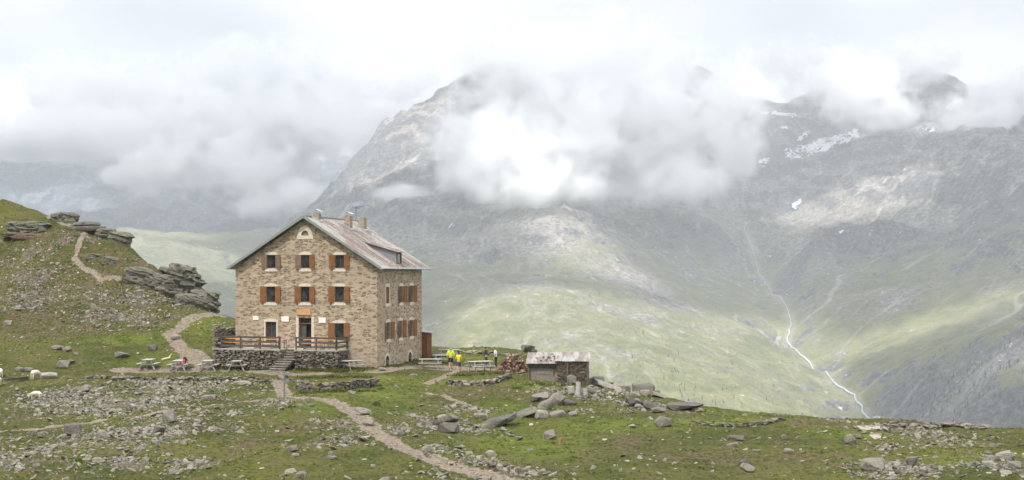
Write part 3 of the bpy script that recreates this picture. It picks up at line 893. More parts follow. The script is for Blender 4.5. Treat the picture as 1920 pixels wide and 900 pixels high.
# ------------------------------------------------------------------ the mountain house
HWID, HDEP = 12.86, 10.7
HC = Vector((-11.05, 112.0, -8.25))
HZ = HC.z
house = thing('stone_house', 'three storey rubble stone mountain house with brown shutters and a rusty seamed metal roof', 'house', HC, -HA)
EAVE, APEX, SLOPE = 8.36, 12.62, 0.62
XR = -HWID / 2

def fx_(px):                       # photo column on the front wall -> local x
    q = (px - 960) / F
    a = (q * HC.y - HC.x) / (-math.cos(HA) - q * math.sin(HA))
    return -a
def fz_(py, x): return (HY - py) / F * (HC.y - x * math.sin(HA)) - HZ
def sy_(px):
    q = (px - 960) / F
    return (q * HC.y - HC.x) / (math.sin(HA) - q * math.cos(HA))
def sz_(py, y): return (HY - py) / F * (HC.y + y * math.cos(HA)) - HZ

FRONT = []    # x0,x1,z0,z1,kind
for c in ((251,293),(410,452),(570,614)):
    FRONT.append((c[0], c[1], 295, 358, 'win'))
for c in ((247,292),(408,452),(568,614)):
    FRONT.append((c[0], c[1], 443, 517, 'win'))
FRONT += [(245,295,608,700,'bare'),(400,460,590,742,'door'),(567,613,615,697,'win')]
fr = []
for x0, x1, y0, y1, k in FRONT:
    X0, X1 = fx_(x0 / 2.5 + 400), fx_(x1 / 2.5 + 400); xm = (X0 + X1) / 2
    fr.append((X0, X1, fz_(y1 / 2.5 + 360, xm), fz_(y0 / 2.5 + 360, xm), k))
SIDE = [(120,170,310,'shut'),(236,165,302,'win'),(322,160,298,'win'),(126,470,610,'win'),(230,455,598,'win'),(320,450,585,'win')]
sd_ = []
for cx, y0, y1, k in SIDE:
    ym = sy_(cx / 4.5 + 700)
    sd_.append((ym - 0.38, ym + 0.38, sz_(y1 / 4.5 + 500, ym), sz_(y0 / 4.5 + 500, ym), k))
ARCH = [(118,750,822),(308,720,795)]
ar = []
for cx, y0, y1 in ARCH:
    ym = sy_(cx / 4.5 + 700)
    ar.append((ym - 0.42, ym + 0.42, sz_(y1 / 4.5 + 500, ym) - 0.3, sz_(y0 / 4.5 + 500, ym)))

b = MBd()
b.prism([(-HWID, 0, -1.6), (0, 0, -1.6), (0, 0, EAVE), (XR, 0, APEX - 0.16), (-HWID, 0, EAVE)], (0, 1, 0), HDEP)
wall = b.build('wall', STONE, house)
c = MBd()
for x0, x1, z0, z1, k in fr: c.lohi((x0, -0.5, z0), (x1, 0.30 if k != 'door' else 0.55, z1))
for y0, y1, z0, z1, k in sd_: c.lohi((-0.28, y0, z0), (0.5, y1, z1))
for y0, y1, z0, z1 in ar:
    c.prism([(-0.6, y0, z0), (-0.6, y1, z0)] + [(-0.6, (y0 + y1) / 2 + (y1 - y0) / 2 * math.cos(t), z1 - 0.4 + 0.4 * math.sin(t)) for t in np.linspace(0, math.pi, 9)], (1, 0, 0), 1.2)
LX = fx_(572.0); LZ = fz_(441.5, LX)
c.prism([(LX + 0.34 * math.cos(t), -0.4, LZ + 0.42 * math.sin(t)) for t in np.linspace(0, math.pi, 11)], (0, 1, 0), 0.6)
cut = c.build('cutter', None, house)
bpy.context.view_layer.update()
md = wall.modifiers.new('openings', 'BOOLEAN'); md.object = cut; md.operation = 'DIFFERENCE'; md.solver = 'EXACT'
dg = bpy.context.evaluated_depsgraph_get()
nm = bpy.data.meshes.new_from_object(wall.evaluated_get(dg))
wall.modifiers.clear(); wall.data = nm
bpy.data.objects.remove(cut)
if len(nm.materials) == 0: nm.materials.append(STONE)

def xf(side):
    """maps (along, out, up) to house coordinates; side False: front wall, along = x, out = -y"""
    if side: return lambda a, o, z: (o, a, z)
    return lambda a, o, z: (a, -o, z)

def window(a0, a1, z0, z1, side, kind, shutter_mats=(None, None), lean=(0.0, 0.0)):
    T = xf(side)
    def L(b, lo, hi): b.lohi(T(*lo), T(*hi))
    w = a1 - a0; h = z1 - z0; am = (a0 + a1) / 2
    wroot = thing('window', '', '', (0, 0, 0)); del wroot['label'], wroot['category']
    wroot.parent = house
    # plaster round the opening, a flat arch above and a sill below
    b = MBd()
    ex = 0.17
    arch = [(a0 - ex, 0.0, z1 + 0.004)] + [(am + (w / 2 + ex) * t, 0.0, z1 + 0.12 + 0.16 * (1 - t * t)) for t in np.linspace(-1, 1, 9)] + [(a1 + ex, 0.0, z1 + 0.004)]
    nrm = Vector(T(0, 1, 0)) - Vector(T(0, 0, 0))
    b.prism([Vector(T(*q)) + nrm * -0.05 for q in arch], nrm, 0.075)
    L(b, (a0 - ex, -0.05, z0 - 0.26), (a1 + ex, 0.045, z0 - 0.004))
    L(b, (a0 - ex * 0.75, -0.05, z0), (a0 - 0.003, 0.018, z1)); L(b, (a1 + 0.003, -0.05, z0), (a1 + ex * 0.75, 0.018, z1))
    b.build('surround', PLASTER, wroot)
    if kind != 'shut':
        b = MBd(); f = 0.075
        L(b, (a0, -0.20, z0), (a0 + f, -0.12, z1)); L(b, (a1 - f, -0.20, z0), (a1, -0.12, z1))
        L(b, (a0 + f, -0.20, z0), (a1 - f, -0.12, z0 + f)); L(b, (a0 + f, -0.20, z1 - f), (a1 - f, -0.12, z1))
        if kind in ('bare', 'cross'): L(b, (am - 0.02, -0.19, z0 + f), (am + 0.02, -0.13, z1 - f))
        b.build('frame', FRAMEW, wroot)
        b = MBd(); L(b, (a0 + f, -0.19, z0 + f), (a1 - f, -0.16, z1 - f)); b.build('pane', GLASS, wroot)
    if kind == 'shut':
        b = MBd(); L(b, (a0, -0.10, z0), (am - 0.006, -0.05, z1)); L(b, (am + 0.006, -0.10, z0), (a1, -0.05, z1))
        for q in (0.2, 0.8): L(b, (a0 + 0.03, -0.052, z0 + h * q - 0.05), (a1 - 0.03, -0.03, z0 + h * q + 0.05))
        b.build('shutter', REDWOOD, wroot)
    elif kind != 'bare':
        sw = w / 2 + 0.05
        for s, m, ln in ((-1, shutter_mats[0], lean[0]), (1, shutter_mats[1], lean[1])):
            b = MBd()
            hinge = a0 if s < 0 else a1
            ca, sa = math.cos(ln), math.sin(ln)
            def q3(u, o, z): return Vector(T(hinge + s * (u * ca), 0.06 + u * sa + o, z))
            for k in range(3):                           # boards
                u0, u1 = sw * k / 3 + 0.004, sw * (k + 1) / 3 - 0.004
                p0, p1 = q3(u0, 0, z0 - 0.02), q3(u1, 0, z0 - 0.02)
                p2, p3 = q3(u1, 0, z1 + 0.02), q3(u0, 0, z1 + 0.02)
                b.prism([p0, p1, p2, p3], (q3(0, 1, 0) - q3(0, 0, 0)), 0.035)
            for zz in (z0 + 0.2 * h, z0 + 0.8 * h):
                p = [q3(0.02, 0.037, zz - 0.05), q3(sw - 0.02, 0.037, zz - 0.05), q3(sw - 0.02, 0.037, zz + 0.05), q3(0.02, 0.037, zz + 0.05)]
                b.prism(p, (q3(0, 1, 0) - q3(0, 0, 0)), 0.02)
            o = b.build('shutter', m or SHUT, wroot)
    return wroot

mats = [(SHUTG, SHUTG), (SHUTG, SHUT), (SHUT, SHUT), (SHUT, SHUT), (SHUT, SHUT), (SHUT, SHUT), None, None, (SHUT, SHUT)]
for i, (x0, x1, z0, z1, k) in enumerate(fr):
    if k == 'door': continue
    window(x0, x1, z0, z1, False, k if k == 'bare' else ('cross' if i == 2 else 'win'), mats[i] or (None, None), (0.06 + 0.05 * (i % 3), 0.05))
for i, (y0, y1, z0, z1, k) in enumerate(sd_):
    window(y0, y1, z0, z1, True, k, (SHUT, SHUT), (0.30, 0.42))
for y0, y1, z0, z1 in ar:
    v = thing('cellar_opening', '', ''); del v['label'], v['category']; v.parent = house
    b = MBd(); ym = (y0 + y1) / 2; r = (y1 - y0) / 2
    inner = [(ym + r * math.cos(t), z1 - 0.4 + 0.4 * math.sin(t)) for t in np.linspace(0, math.pi, 9)]
    outer = [(ym + (r + 0.2) * math.cos(t), z1 - 0.4 + 0.62 * math.sin(t)) for t in np.linspace(0, math.pi, 9)]
    for k in range(8):
        b.prism([(-0.05, *inner[k]), (-0.05, *outer[k]), (-0.05, *outer[k + 1]), (-0.05, *inner[k + 1])], (1, 0, 0), 0.08)
    for s in (-1, 1):
        b.lohi((-0.05, ym + s * r, z0 + 0.2), (0.026, ym + s * (r + 0.17), z1 - 0.41))
    b.build('surround', PLASTER, v)
    b = MBd(); b.lohi((-0.58, y0, z0), (-0.5, y1, z1)); b.build('shade_backing', DARKIN, v)  # solid near-black panel standing in for the shade inside the arch
# lunette in the gable
lv = thing('gable_lunette', '', ''); del lv['label'], lv['category']; lv.parent = house
b = MBd()
ti = np.linspace(0, math.pi, 11)
inn = [(LX + 0.34 * math.cos(t), LZ + 0.42 * math.sin(t)) for t in ti]; ou = [(LX + 0.66 * math.cos(t), LZ + 0.80 * math.sin(t)) for t in ti]
for k in range(10): b.prism([(inn[k][0], 0.05, inn[k][1]), (ou[k][0], 0.05, ou[k][1]), (ou[k + 1][0], 0.05, ou[k + 1][1]), (inn[k + 1][0], 0.05, inn[k + 1][1])], (0, -1, 0), 0.08)
b.lohi((LX - 0.74, 0.05, LZ - 0.30), (LX + 0.74, -0.035, LZ - 0.003))
b.build('surround', PLASTER, lv)
b = MBd(); b.lohi((LX - 0.33, 0.10, LZ + 0.003), (LX + 0.33, 0.16, LZ + 0.40)); b.build('infill', plain('ochre_board', (0.22, 0.16, 0.085)), lv)
# door
x0, x1, z0, z1, k = fr[7]
DOORZ = z0
dv = thing('door', '', ''); del dv['label'], dv['category']; dv.parent = house
b = MBd()
b.lohi((x0, 0.2, z0), (x0 + 0.09, 0.32, z1)); b.lohi((x1 - 0.09, 0.2, z0), (x1, 0.32, z1)); b.lohi((x0 + 0.09, 0.2, z1 - 0.09), (x1 - 0.09, 0.32, z1)); b.lohi((x0 + 0.09, 0.2, z1 - 0.52), (x1 - 0.09, 0.32, z1 - 0.43))
b.build('frame', FRAMEW, dv)
b = MBd(); b.lohi((x0 + 0.09, 0.24, z1 - 0.43), (x1 - 0.09, 0.27, z1 - 0.09)); b.build('fanlight', GLASS, dv)
b = MBd(); b.lohi((x0 + 0.09, 0.30, z0), (x0 + 0.55, 0.35, z1 - 0.52)); b.build('leaf', plain('grey_door_leaf', (0.075, 0.07, 0.07)), dv)
b = MBd(); b.lohi((x0 + 0.09, 0.50, z0), (x1 - 0.09, 0.54, z1 - 0.1)); b.build('dark_hall', DARKIN, dv)
b = MBd()
b.lohi((x0 - 0.22, 0.05, z0), (x0 - 0.004, -0.03, z1 + 0.1)); b.lohi((x1 + 0.004, 0.05, z0), (x1 + 0.22, -0.03, z1 + 0.1)); b.build('surround', PLASTER, dv)
# boards and plaques on the front
def plaque(name, u0, u1, v0, v1, mat, t=0.05):
    X0, X1 = fx_(u0 / 2.5 + 400), fx_(u1 / 2.5 + 400); xm = (X0 + X1) / 2
    b = MBd(); b.box(((X0 + X1) / 2, -t / 2, (fz_(v0 / 2.5 + 360, xm) + fz_(v1 / 2.5 + 360, xm)) / 2), (abs(X1 - X0), t, abs(fz_(v0 / 2.5 + 360, xm) - fz_(v1 / 2.5 + 360, xm))), None, 0.012)
    return b.build(name, mat, house)
plaque('name_board', 393, 457, 550, 577, SIGNW, 0.07)['label'] = 'light orange wooden name board above the door'
for u in ((186, 213, 582, 600), (320, 355, 583, 608), (494, 528, 588, 614)):
    plaque('plaque', *u, WHITEST)['label'] = 'white stone plaque beside the door'

# roof: two slabs of seamed sheet with verge boards
OV, OF, OB = 0.52, 0.42, 0.5
def roofz(x): return APEX + 0.06 - SLOPE * abs(x - XR)
roof = MBd()
t = 0.09
for s in (-1, 1):
    xe = XR + s * (HWID / 2 + OV)
    roof.prism([(XR, -OF, APEX + 0.06), (xe, -OF, roofz(xe)), (xe, -OF, roofz(xe) - t), (XR, -OF, APEX + 0.06 - t)], (0, 1, 0), HDEP + OF + OB)
    nrm = Vector((s * SLOPE, 0, 1)).normalized()
    ny = int((HDEP + OF + OB) / 0.62)
    for k in range(ny + 1):
        y = -OF + 0.06 + k * (HDEP + OF + OB - 0.12) / ny
        p = Vector((XR + s * 0.05, y, roofz(XR + s * 0.05))) + nrm * 0.03; q = Vector((xe, y, roofz(xe))) + nrm * 0.03
        roof.bar(p, q, 0.055, 0.085)
ro = roof.build('roof', ROOFM, house)
b = MBd(); b.box((XR, HDEP / 2 + (OB - OF) / 2, APEX + 0.12), (0.30, HDEP + OF + OB - 0.1, 0.07)); b.build('ridge_cap', ZINC, ro)
vg = plain('grey_green_verge', (0.21, 0.23, 0.225), 0.6, 0.1)
for s in (-1, 1):
    xe = XR + s * (HWID / 2 + OV)
    for y in (-OF - 0.03, HDEP + OB + 0.03):
        b = MBd(); b.prism([(XR, y - 0.025, APEX + 0.11), (xe, y - 0.025, roofz(xe) + 0.05), (xe, y - 0.025, roofz(xe) - 0.17), (XR, y - 0.025, APEX - 0.11)], (0, 1, 0), 0.05); b.build('verge_board', vg, ro)
for s in (-1, 1):
    xe = XR + s * (HWID / 2 + OV + 0.05)
    b = MBd(); b.cyl((xe, -OF - 0.1, roofz(xe) - 0.02), (xe, HDEP + OB + (0.35 if s > 0 else 0.1), roofz(xe) - 0.05),  0.065, None, 8); b.build('gutter', ZINC, ro)
                                                  # purlin ends under the gable verge
for xo in (-5.9, -3.2, 0.0, 3.2, 5.9):
    x = XR + xo; z = roofz(x) - 0.25
    b = MBd(); b.lohi((x - 0.10, -OF + 0.03, z - 0.1), (x + 0.10, 0.3, z + 0.06)); b.build('purlin', DARKWOOD, house)
# dormer
dm = thing('dormer', '', ''); del dm['label'], dm['category']; dm.parent = house
y0, y1 = 4.45, 5.75
zt, zb = 1.42 - HZ, roofz(-0.05); xb = -2.96
b = MBd()
for y in (y0, y1 - 0.06):
    b.prism([(xb, y, roofz(xb) - 0.1), (-0.05, y, zb - 0.1), (-0.05, y, zt), (xb + 0.15, y, roofz(xb + 0.15) + 0.02)], (0, 1, 0), 0.06)
b.build('cheek', plain('lead_grey_sheet', (0.20, 0.205, 0.215), 0.6, 0.1), dm)
b = MBd()
b.prism([(xb - 0.1, y0 - 0.22, roofz(xb - 0.1) + 0.02), (0.22, y0 - 0.22, zt + 0.02), (0.22, y0 - 0.22, zt + 0.09), (xb - 0.1, y0 - 0.22, roofz(xb - 0.1) + 0.09)], (0, 1, 0), y1 - y0 + 0.44)
for k in range(3):
    yy = y0 - 0.2 + k * (y1 - y0 + 0.40) / 2
    b.bar((xb - 0.1, yy, roofz(xb - 0.1) + 0.12), (0.22, yy, zt + 0.12), 0.05, 0.07)
b.build('dormer_roof', ROOFM, dm)
b = MBd()
b.lohi((-0.12, y0 + 0.06, zb - 0.1), (-0.02, y0 + 0.22, zt)); b.lohi((-0.12, y1 - 0.22, zb - 0.1), (-0.02, y1 - 0.06, zt)); b.lohi((-0.12, y0 + 0.22, zt - 0.12), (-0.02, y1 - 0.22, zt)); b.lohi((-0.12, y0 + 0.22, zb - 0.1), (-0.02, y1 - 0.22, zb + 0.08))
b.build('frame', FRAMEW, dm)
b = MBd(); b.lohi((-0.10, y0 + 0.22, zb + 0.08), (-0.07, y1 - 0.22, zt - 0.12)); b.build('pane', GLASS, dm)
# chimneys
CHIM = stone_mat('chimney_masonry', (0.40, 0.32, 0.25), (0.16, 0.13, 0.10), (0.36, 0.28, 0.21), sc=(4, 4, 9), amount=0.5)
def chimney(x, y, w, d, ztop, cap):
    r = thing('chimney', '', ''); del r['label'], r['category']; r.parent = house
    b = MBd(); b.lohi((x - w / 2, y - d / 2, roofz(x) - 0.6), (x + w / 2, y + d / 2, ztop)); b.build('stack', CHIM, r)
    b = MBd(); zb_ = roofz(x + w / 2)
    b.prism([(x - w / 2 - 0.06, y - d / 2 - 0.06, roofz(x - w / 2 - 0.06) + 0.02), (x + w / 2 + 0.12, y - d / 2 - 0.06, roofz(x + w / 2 + 0.12) + 0.02), (x + w / 2 + 0.12, y - d / 2 - 0.06, roofz(x + w / 2 + .12) + 0.2), (x - w / 2 - 0.06, y - d / 2 - 0.06, roofz(x - w / 2 - 0.06) + 0.2)], (0, 1, 0), d + 0.12)
    b.build('flashing', ZINC, r)
    b = MBd(); b.lohi((x - w / 2 + 0.1, y - d / 2 + 0.1, ztop), (x + w / 2 - 0.1, y + d / 2 - 0.1, ztop + 0.02)); b.build('flue', DARKIN, r)
    if cap:
        b = MBd()
        ww = w * 0.85
        for s in (-1, 1):
            b.prism([(x, y - d * 0.6, ztop + 0.36), (x + s * ww, y - d * 0.6, ztop + 0.17), (x + s * ww, y - d * 0.6, ztop + 0.145), (x, y - d * 0.6, ztop + 0.33)], (0, 1, 0), d * 1.2)
        for sx_ in (-1, 1):
            for sy2 in (-1, 1): b.lohi((x + sx_ * w * 0.38 - 0.02, y + sy2 * d * 0.38 - 0.02, ztop - 0.02), (x + sx_ * w * 0.38 + 0.02, y + sy2 * d * 0.38 + 0.02, ztop + 0.24))
        b.build('cap', plain('bright_tin', (0.62, 0.64, 0.66), 0.3, 0.1, 3, 0.8), r)
chimney(-5.95, 1.3, 0.50, 0.50, 12.95, True)
chimney(-5.05, 5.9, 0.50, 0.60, 4.66 - HZ, True)
chimney(-5.05, 9.1, 0.55, 0.60, 4.60 - HZ, False)
# mast with a small solar panel on the ridge
mast = thing('roof_mast', '', ''); del mast['label'], mast['category']; mast.parent = house
MY_ = 10.9
b = MBd(); b.cyl((XR, MY_, APEX - 0.1), (XR, MY_, 6.1 - HZ), 0.05, None, 8); b.cyl((XR, MY_, 6.1 - HZ), (XR, MY_, 7.4 - HZ), 0.022, 0.012, 6); b.cyl((XR, MY_, 5.55 - HZ), (XR + 0.35, MY_ - 0.1, 5.6 - HZ), 0.03, None, 6)
b.build('pole', plain('mast_steel', (0.22, 0.23, 0.24), 0.5, 0.1), mast)
b = MBd(); rot = Matrix.Rotation(math.radians(52), 3, 'X') @ Matrix.Rotation(math.radians(-7), 3, 'Y')
b.box((XR + 0.30, MY_ - 0.2, 5.92 - HZ), (1.18, 0.62, 0.05), rot)
b.build('solar_panel', plain('blue_grey_cells', (0.14, 0.155, 0.19), 0.25, 0.1, 3, 0.0, 0.5), mast)

# rust red wooden lean-to at the far corner
lt = thing('wooden_lean_to', 'narrow rust red boarded lean-to at the rear corner of the stone house', 'shed', HC + Matrix.Rotation(-HA, 3, 'Z') @ Vector((-0.9, HDEP + 0.02, 0)), -HA)
LZ0, LZ1 = -8.0 - HZ, (HY - 622) / F * 122.5 - HZ
b = MBd()
for k in range(6): b.lohi((1.35, 0.02 + k * 0.2, LZ0), (1.40 , 0.21 + k * 0.2, LZ1 - 0.1))
for k in range(5): b.lohi((-0.2 + k * 0.312, 0.0, LZ0), (0.107 + k * 0.312, 0.05, LZ1))
b.lohi((-0.2, 1.2, LZ0), (1.36, 1.25, LZ1 - 0.1))
b.build('boards', REDWOOD, lt)
b = MBd(); b.prism([(-0.4, -0.12, LZ1 + 0.10), (1.75, -0.12, LZ1 - 0.10), (1.75, -0.12, LZ1 - 0.04), (-0.4, -0.12, LZ1 + 0.16)], (0, 1, 0), 1.5)
b.build('roof', GREYWOOD, lt)

# ------------------------------------------------------------------ terrace in front of the house
def HW(x, y, z): return HC + Matrix.Rotation(-HA, 3, 'Z') @ Vector((x, y, z))
def rock_hull(bm, c, s, rot, rng, npts=14, sharp=0.55):
    """one angular stone: the hull of points on a squashed ball"""
    vs = []
    for k in range(npts):
        v = Vector(rng.normal(size=3)); v.normalize()
        v = Vector([math.copysign(abs(q) ** sharp, q) for q in v]) * (0.82 + 0.18 * rng.random())
        p = Vector((v.x * s[0] / 2, v.y * s[1] / 2, v.z * s[2] / 2))
        vs.append(bm.verts.new(Vector(c) + rot @ p))
    r = bmesh.ops.convex_hull(bm, input=vs)
    bad = list({g for g in r['geom_interior'] + r['geom_unused'] if isinstance(g, bmesh.types.BMVert)})
    if bad: bmesh.ops.delete(bm, geom=bad, context='VERTS')

def stone_row(bm, p, q, z0, h, thick, rng, course=0.16, lens=(0.25, 0.6), jut=0.04, ragged=0.0):
    """courses of flat stones along p->q (xy), z0(t) base height"""
    p = Vector(p); q = Vector(q); d = q - p; L = d.length; d = d / L
    ang = math.atan2(d.y, d.x)
    nrm = Vector((d.y, -d.x, 0))
    ncr = max(1, int(h / course))
    for k in range(ncr):
        t = rng.random() * -0.3
        while t < L:
            l = rng.uniform(*lens) * (1.25 if k == ncr - 1 else 1)
            ch = course * rng.uniform(0.8, 1.3)
            tm_ = t + l / 2
            if 0 <= tm_ <= L and not (ragged and k > ncr * (0.35 + 0.65 * (1 - ragged * abs(perlin(tm_ * 0.55, 3.3, 5)))) ):
                zz = z0(tm_ / L) + (k + 0.5) * course
                c = p + d * tm_ + nrm * rng.uniform(-jut, jut); c.z = zz
                rot = Matrix.Rotation(ang + rng.uniform(-.12, .12), 3, 'Z') @ Matrix.Rotation(rng.uniform(-.10, .10), 3, 'Y') @ Matrix.Rotation(rng.uniform(-.12, .12), 3, 'X')
                rock_hull(bm, c, (l * 1.05, thick * rng.uniform(0.85, 1.2), ch * 1.15), rot, rng, 12, 0.4)
            t += l

def rock_mat(name, a, b, lichen=0.25):
    n = NT(name)
    oi = n.n('ShaderNodeObjectInfo')
    co = n.coord('Object')
    geo = n.n('ShaderNodeNewGeometry')
    ad = n.n('ShaderNodeVectorMath', operation='ADD'); n.l(co, ad.inputs[0]); n.l(oi.outputs['Random'], ad.inputs[1])
    f1 = n.noise(ad.outputs[0], 2.2, 5, 0.65); f2 = n.noise(ad.outputs[0], 12, 4, 0.7)
    base = n.mix(n.rng(geo.outputs['Random Per Island'], 0, 1, 0, 1, False), a, b)
    base = n.mix(n.rng(oi.outputs['Random'], 0, 1, 0, 0.5, False), base, tuple((p + q) / 2 * 1.12 for p, q in zip(a, b)))
    col = n.mix(n.rng(f2, 0.28, 0.72, 0, 0.6), base, tuple(q * 0.40 for q in a))
    col = n.mix(n.rng(f1, 0.5, 0.68, 0, lichen * 1.6), col, (0.20, 0.195, 0.12))
    col = n.mix(n.rng(f2, 0.62, 0.75, 0, 0.4), col, (0.50, 0.48, 0.42))
    return n.finish(col, 0.93, n.bump(n.math('ADD', f1, n.math('MULTIPLY', f2, 0.8)), 1.0, 0.12), spec=0.15)
ROCK = rock_mat('grey_schist', (0.165, 0.150, 0.128), (0.43, 0.395, 0.335), 0.4)
ROCKD = rock_mat('dark_schist', (0.095, 0.088, 0.078), (0.24, 0.222, 0.195), 0.6)
WALLST = rock_mat('stacked_schist', (0.125, 0.108, 0.090), (0.36, 0.31, 0.255), 0.15)

wr = np.random.default_rng(21)
TX0, TX1, TY = -13.75, -2.62, -2.25
TZ = (HY - 657) / F * 110.6 - HZ
terr = thing('terrace', 'raised dry stone terrace along the front of the house', 'terrace', HC, -HA)
STX = -6.95                                           # stair centre
b = MBd()
b.lohi((TX0, TY + 0.12, -1.4), (STX - 0.62, -0.01, TZ - 0.08))
b.lohi((STX + 0.62, TY + 0.12, -1.4), (TX1 - 0.12, -0.01, TZ - 0.08))
b.lohi((STX - 0.62, TY + 1.25, -1.4), (STX + 0.62, -0.01, TZ - 0.08))
b.lohi((TX0, -0.01, -1.4), (-HWID - 0.02, 1.2, TZ - 0.08))
b.build('core', DRYST, terr)
b = MBd()
for k, (p, q) in enumerate((((TX0, TY), (STX - 0.62, TY)), ((STX + 0.62, TY), (TX1, TY)), ((TX1, TY), (TX1, -0.05)))):
    stone_row(b.bm, (*p, 0), (*q, 0), lambda t: -0.6, TZ + 0.50, 0.38, wr, 0.155, (0.22, 0.6))
    if k != 1: b.build('stone_facing', WALLST, terr); b = MBd()
stone_row(b.bm, (STX - 0.62, TY, 0), (STX - 0.62, TY + 1.2, 0), lambda t: -0.5, TZ + 0.4, 0.3, wr, 0.16)
b.build('stair_cheek', WALLST, terr); b = MBd()
stone_row(b.bm, (STX + 0.62, TY, 0), (STX + 0.62, TY + 1.2, 0), lambda t: -0.5, TZ + 0.4, 0.3, wr, 0.16)
b.build('stair_cheek', WALLST, terr)
b = MBd()
for x0, x1, y0 in ((TX0, STX - 0.60, TY - 0.12), (STX + 0.60, TX1 + 0.14, TY - 0.12), (STX - 0.60, STX + 0.60, TY + 1.22)):
    b.lohi((x0, y0, TZ - 0.09), (x1 - 0.004, -0.004, TZ))
b.build('slab_floor', plain('pale_concrete', (0.36, 0.33, 0.29), 0.9, 0.15, 2), terr)
b = MBd()
pz = (HY - 607) / F * 113.0 - HZ
stone_row(b.bm, (TX0 - 0.06, TY + 0.15, 0), (TX0 + 0.68, TY + 0.15, 0), lambda t: TZ - 0.1, pz - TZ + 0.1, 0.5, wr, 0.15, (0.25, 0.5))
stone_row(b.bm, (TX0 + 0.2, TY + 0.3, 0), (TX0 + 0.2, 1.1, 0), lambda t: TZ - 0.1, (pz - TZ) * 0.9, 0.5, wr, 0.16, (0.25, 0.5))
stone_row(b.bm, (TX0 + 0.3, 1.0, 0), (-HWID - 0.05, 1.0, 0), lambda t: TZ - 0.1, (pz - TZ) * 0.75, 0.5, wr, 0.16, (0.25, 0.5))
b.build('pillar', WALLST, terr)

stairs = thing('stone_stairs', 'flight of rough stone steps climbing to the gap in the terrace railing', 'stairs', HC, -HA)
NS = 10
botz = -0.15
for k in range(NS):
    f = k / NS
    z = TZ - 0.02 - f * (TZ - botz)
    y = TY + 1.10 - k * 0.235
    x = STX - 0.02 - max(0, k - 3) * 0.10
    hw = 0.52 + 0.02 * k
    b = MBd()
    b.box((x + wr.uniform(-.04, .04), y, z - 0.055), (2 * hw, 0.40, 0.11), Matrix.Rotation(wr.uniform(-.05, .05), 3, 'Z'), 0.02)
    o = b.build('step', ROCK, stairs)
    if k < NS - 1:
        b = MBd(); b.box((x - 0.03, y + 0.07, z - 0.19), (2 * hw - 0.08, 0.26, 0.155)); b.build('riser', DRYST, stairs)

def railing(label, pts, name='terrace_railing'):
    r = thing(name, label, 'railing', HC, -HA)
    for a, c in zip(pts[:-1], pts[1:]):
        a = Vector(a); c = Vector(c); L = (c - a).length
        for zz in (0.24, 0.60, 0.97):
            b = MBd(); j = wr.uniform(-0.02, 0.02)
            b.bar(a + Vector((0, -0.05, zz + j)), c + Vector((0, -0.05, zz - j)), 0.05, 0.155); b.build('rail', DARKWOOD, r)
        npo = max(1, int(L / 1.6))
        for k in range(npo + 1):
            p = a + (c - a) * (k / npo)
            b = MBd(); b.lohi((p.x - 0.05, p.y - 0.02, p.z - 0.3), (p.x + 0.05, p.y + 0.08, p.z + 1.03)); b.build('post', DARKWOOD, r)
    return r
railing('long dark wooden railing left of the terrace stairs', [(TX0 + 0.75, TY + 0.02, TZ), (STX - 0.75, TY + 0.02, TZ)])
railing('short dark wooden railing right of the terrace stairs, turning back to the wall', [(STX + 0.72, TY + 0.02, TZ), (TX1 - 0.05, TY + 0.02, TZ), (TX1 - 0.02, -0.15, TZ)])

def beer_table(label, x, y, L):
    p = HW(x, y, TZ)
    r = thing('beer_table', label, 'table', p, -HA, 'beer tables on the terrace')
    b = MBd(); b.box((0, 0, 0.755), (L, 0.52, 0.035), None, 0.008); b.build('tabletop', ORANGEW, r)
    for s in (-1, 1):
        b = MBd()
        for q in (-1, 1): b.bar((s * L * 0.38, q * 0.2, 0.74), (s * L * 0.42, q * 0.22, 0.0), 0.035)
        b.bar((s * L * 0.42, -0.22, 0.05), (s * L * 0.42, 0.22, 0.05), 0.03); b.bar((s * L * 0.385, -0.2, 0.7), (s * L * 0.385, 0.2, 0.7), 0.03)
        b.build('leg_frame', DARKWOOD, r)
def beer_bench(label, x, y, L):
    r = thing('beer_bench', label, 'bench', HW(x, y, TZ), -HA, 'beer benches on the terrace')
    b = MBd(); b.box((0, 0, 0.455), (L, 0.25, 0.03), None, 0.006); b.build('seat', ORANGEW, r)
    for s in (-1, 1):
        b = MBd()
        for q in (-1, 1): b.bar((s * L * 0.38, q * 0.08, 0.44), (s * L * 0.4, q * 0.11, 0.0), 0.03)
        b.bar((s * L * 0.4, -0.11, 0.04), (s * L * 0.4, 0.11, 0.04), 0.025)
        b.build('leg_frame', DARKWOOD, r)
for lb, u, L in (('orange beer table at the left end of the terrace', 447, 1.7), ('orange beer table in front of the pale blue lower window', 506, 1.9), ('short orange beer table beside the top of the stairs', 535, 0.9), ('orange beer table right of the house door', 597, 1.9), ('orange beer table at the right corner of the terrace', 631, 0.75)):
    x = fx_(u) + (0.15)
    beer_table(lb, x, -1.05, L)
for lb, u, L in (('orange bench before the leftmost terrace table', 447, 1.7), ('orange bench below the table by the lower window', 506, 1.9), ('orange bench by the table right of the door', 597, 1.9)):
    beer_bench(lb, fx_(u) + 0.15, -1.52, L)

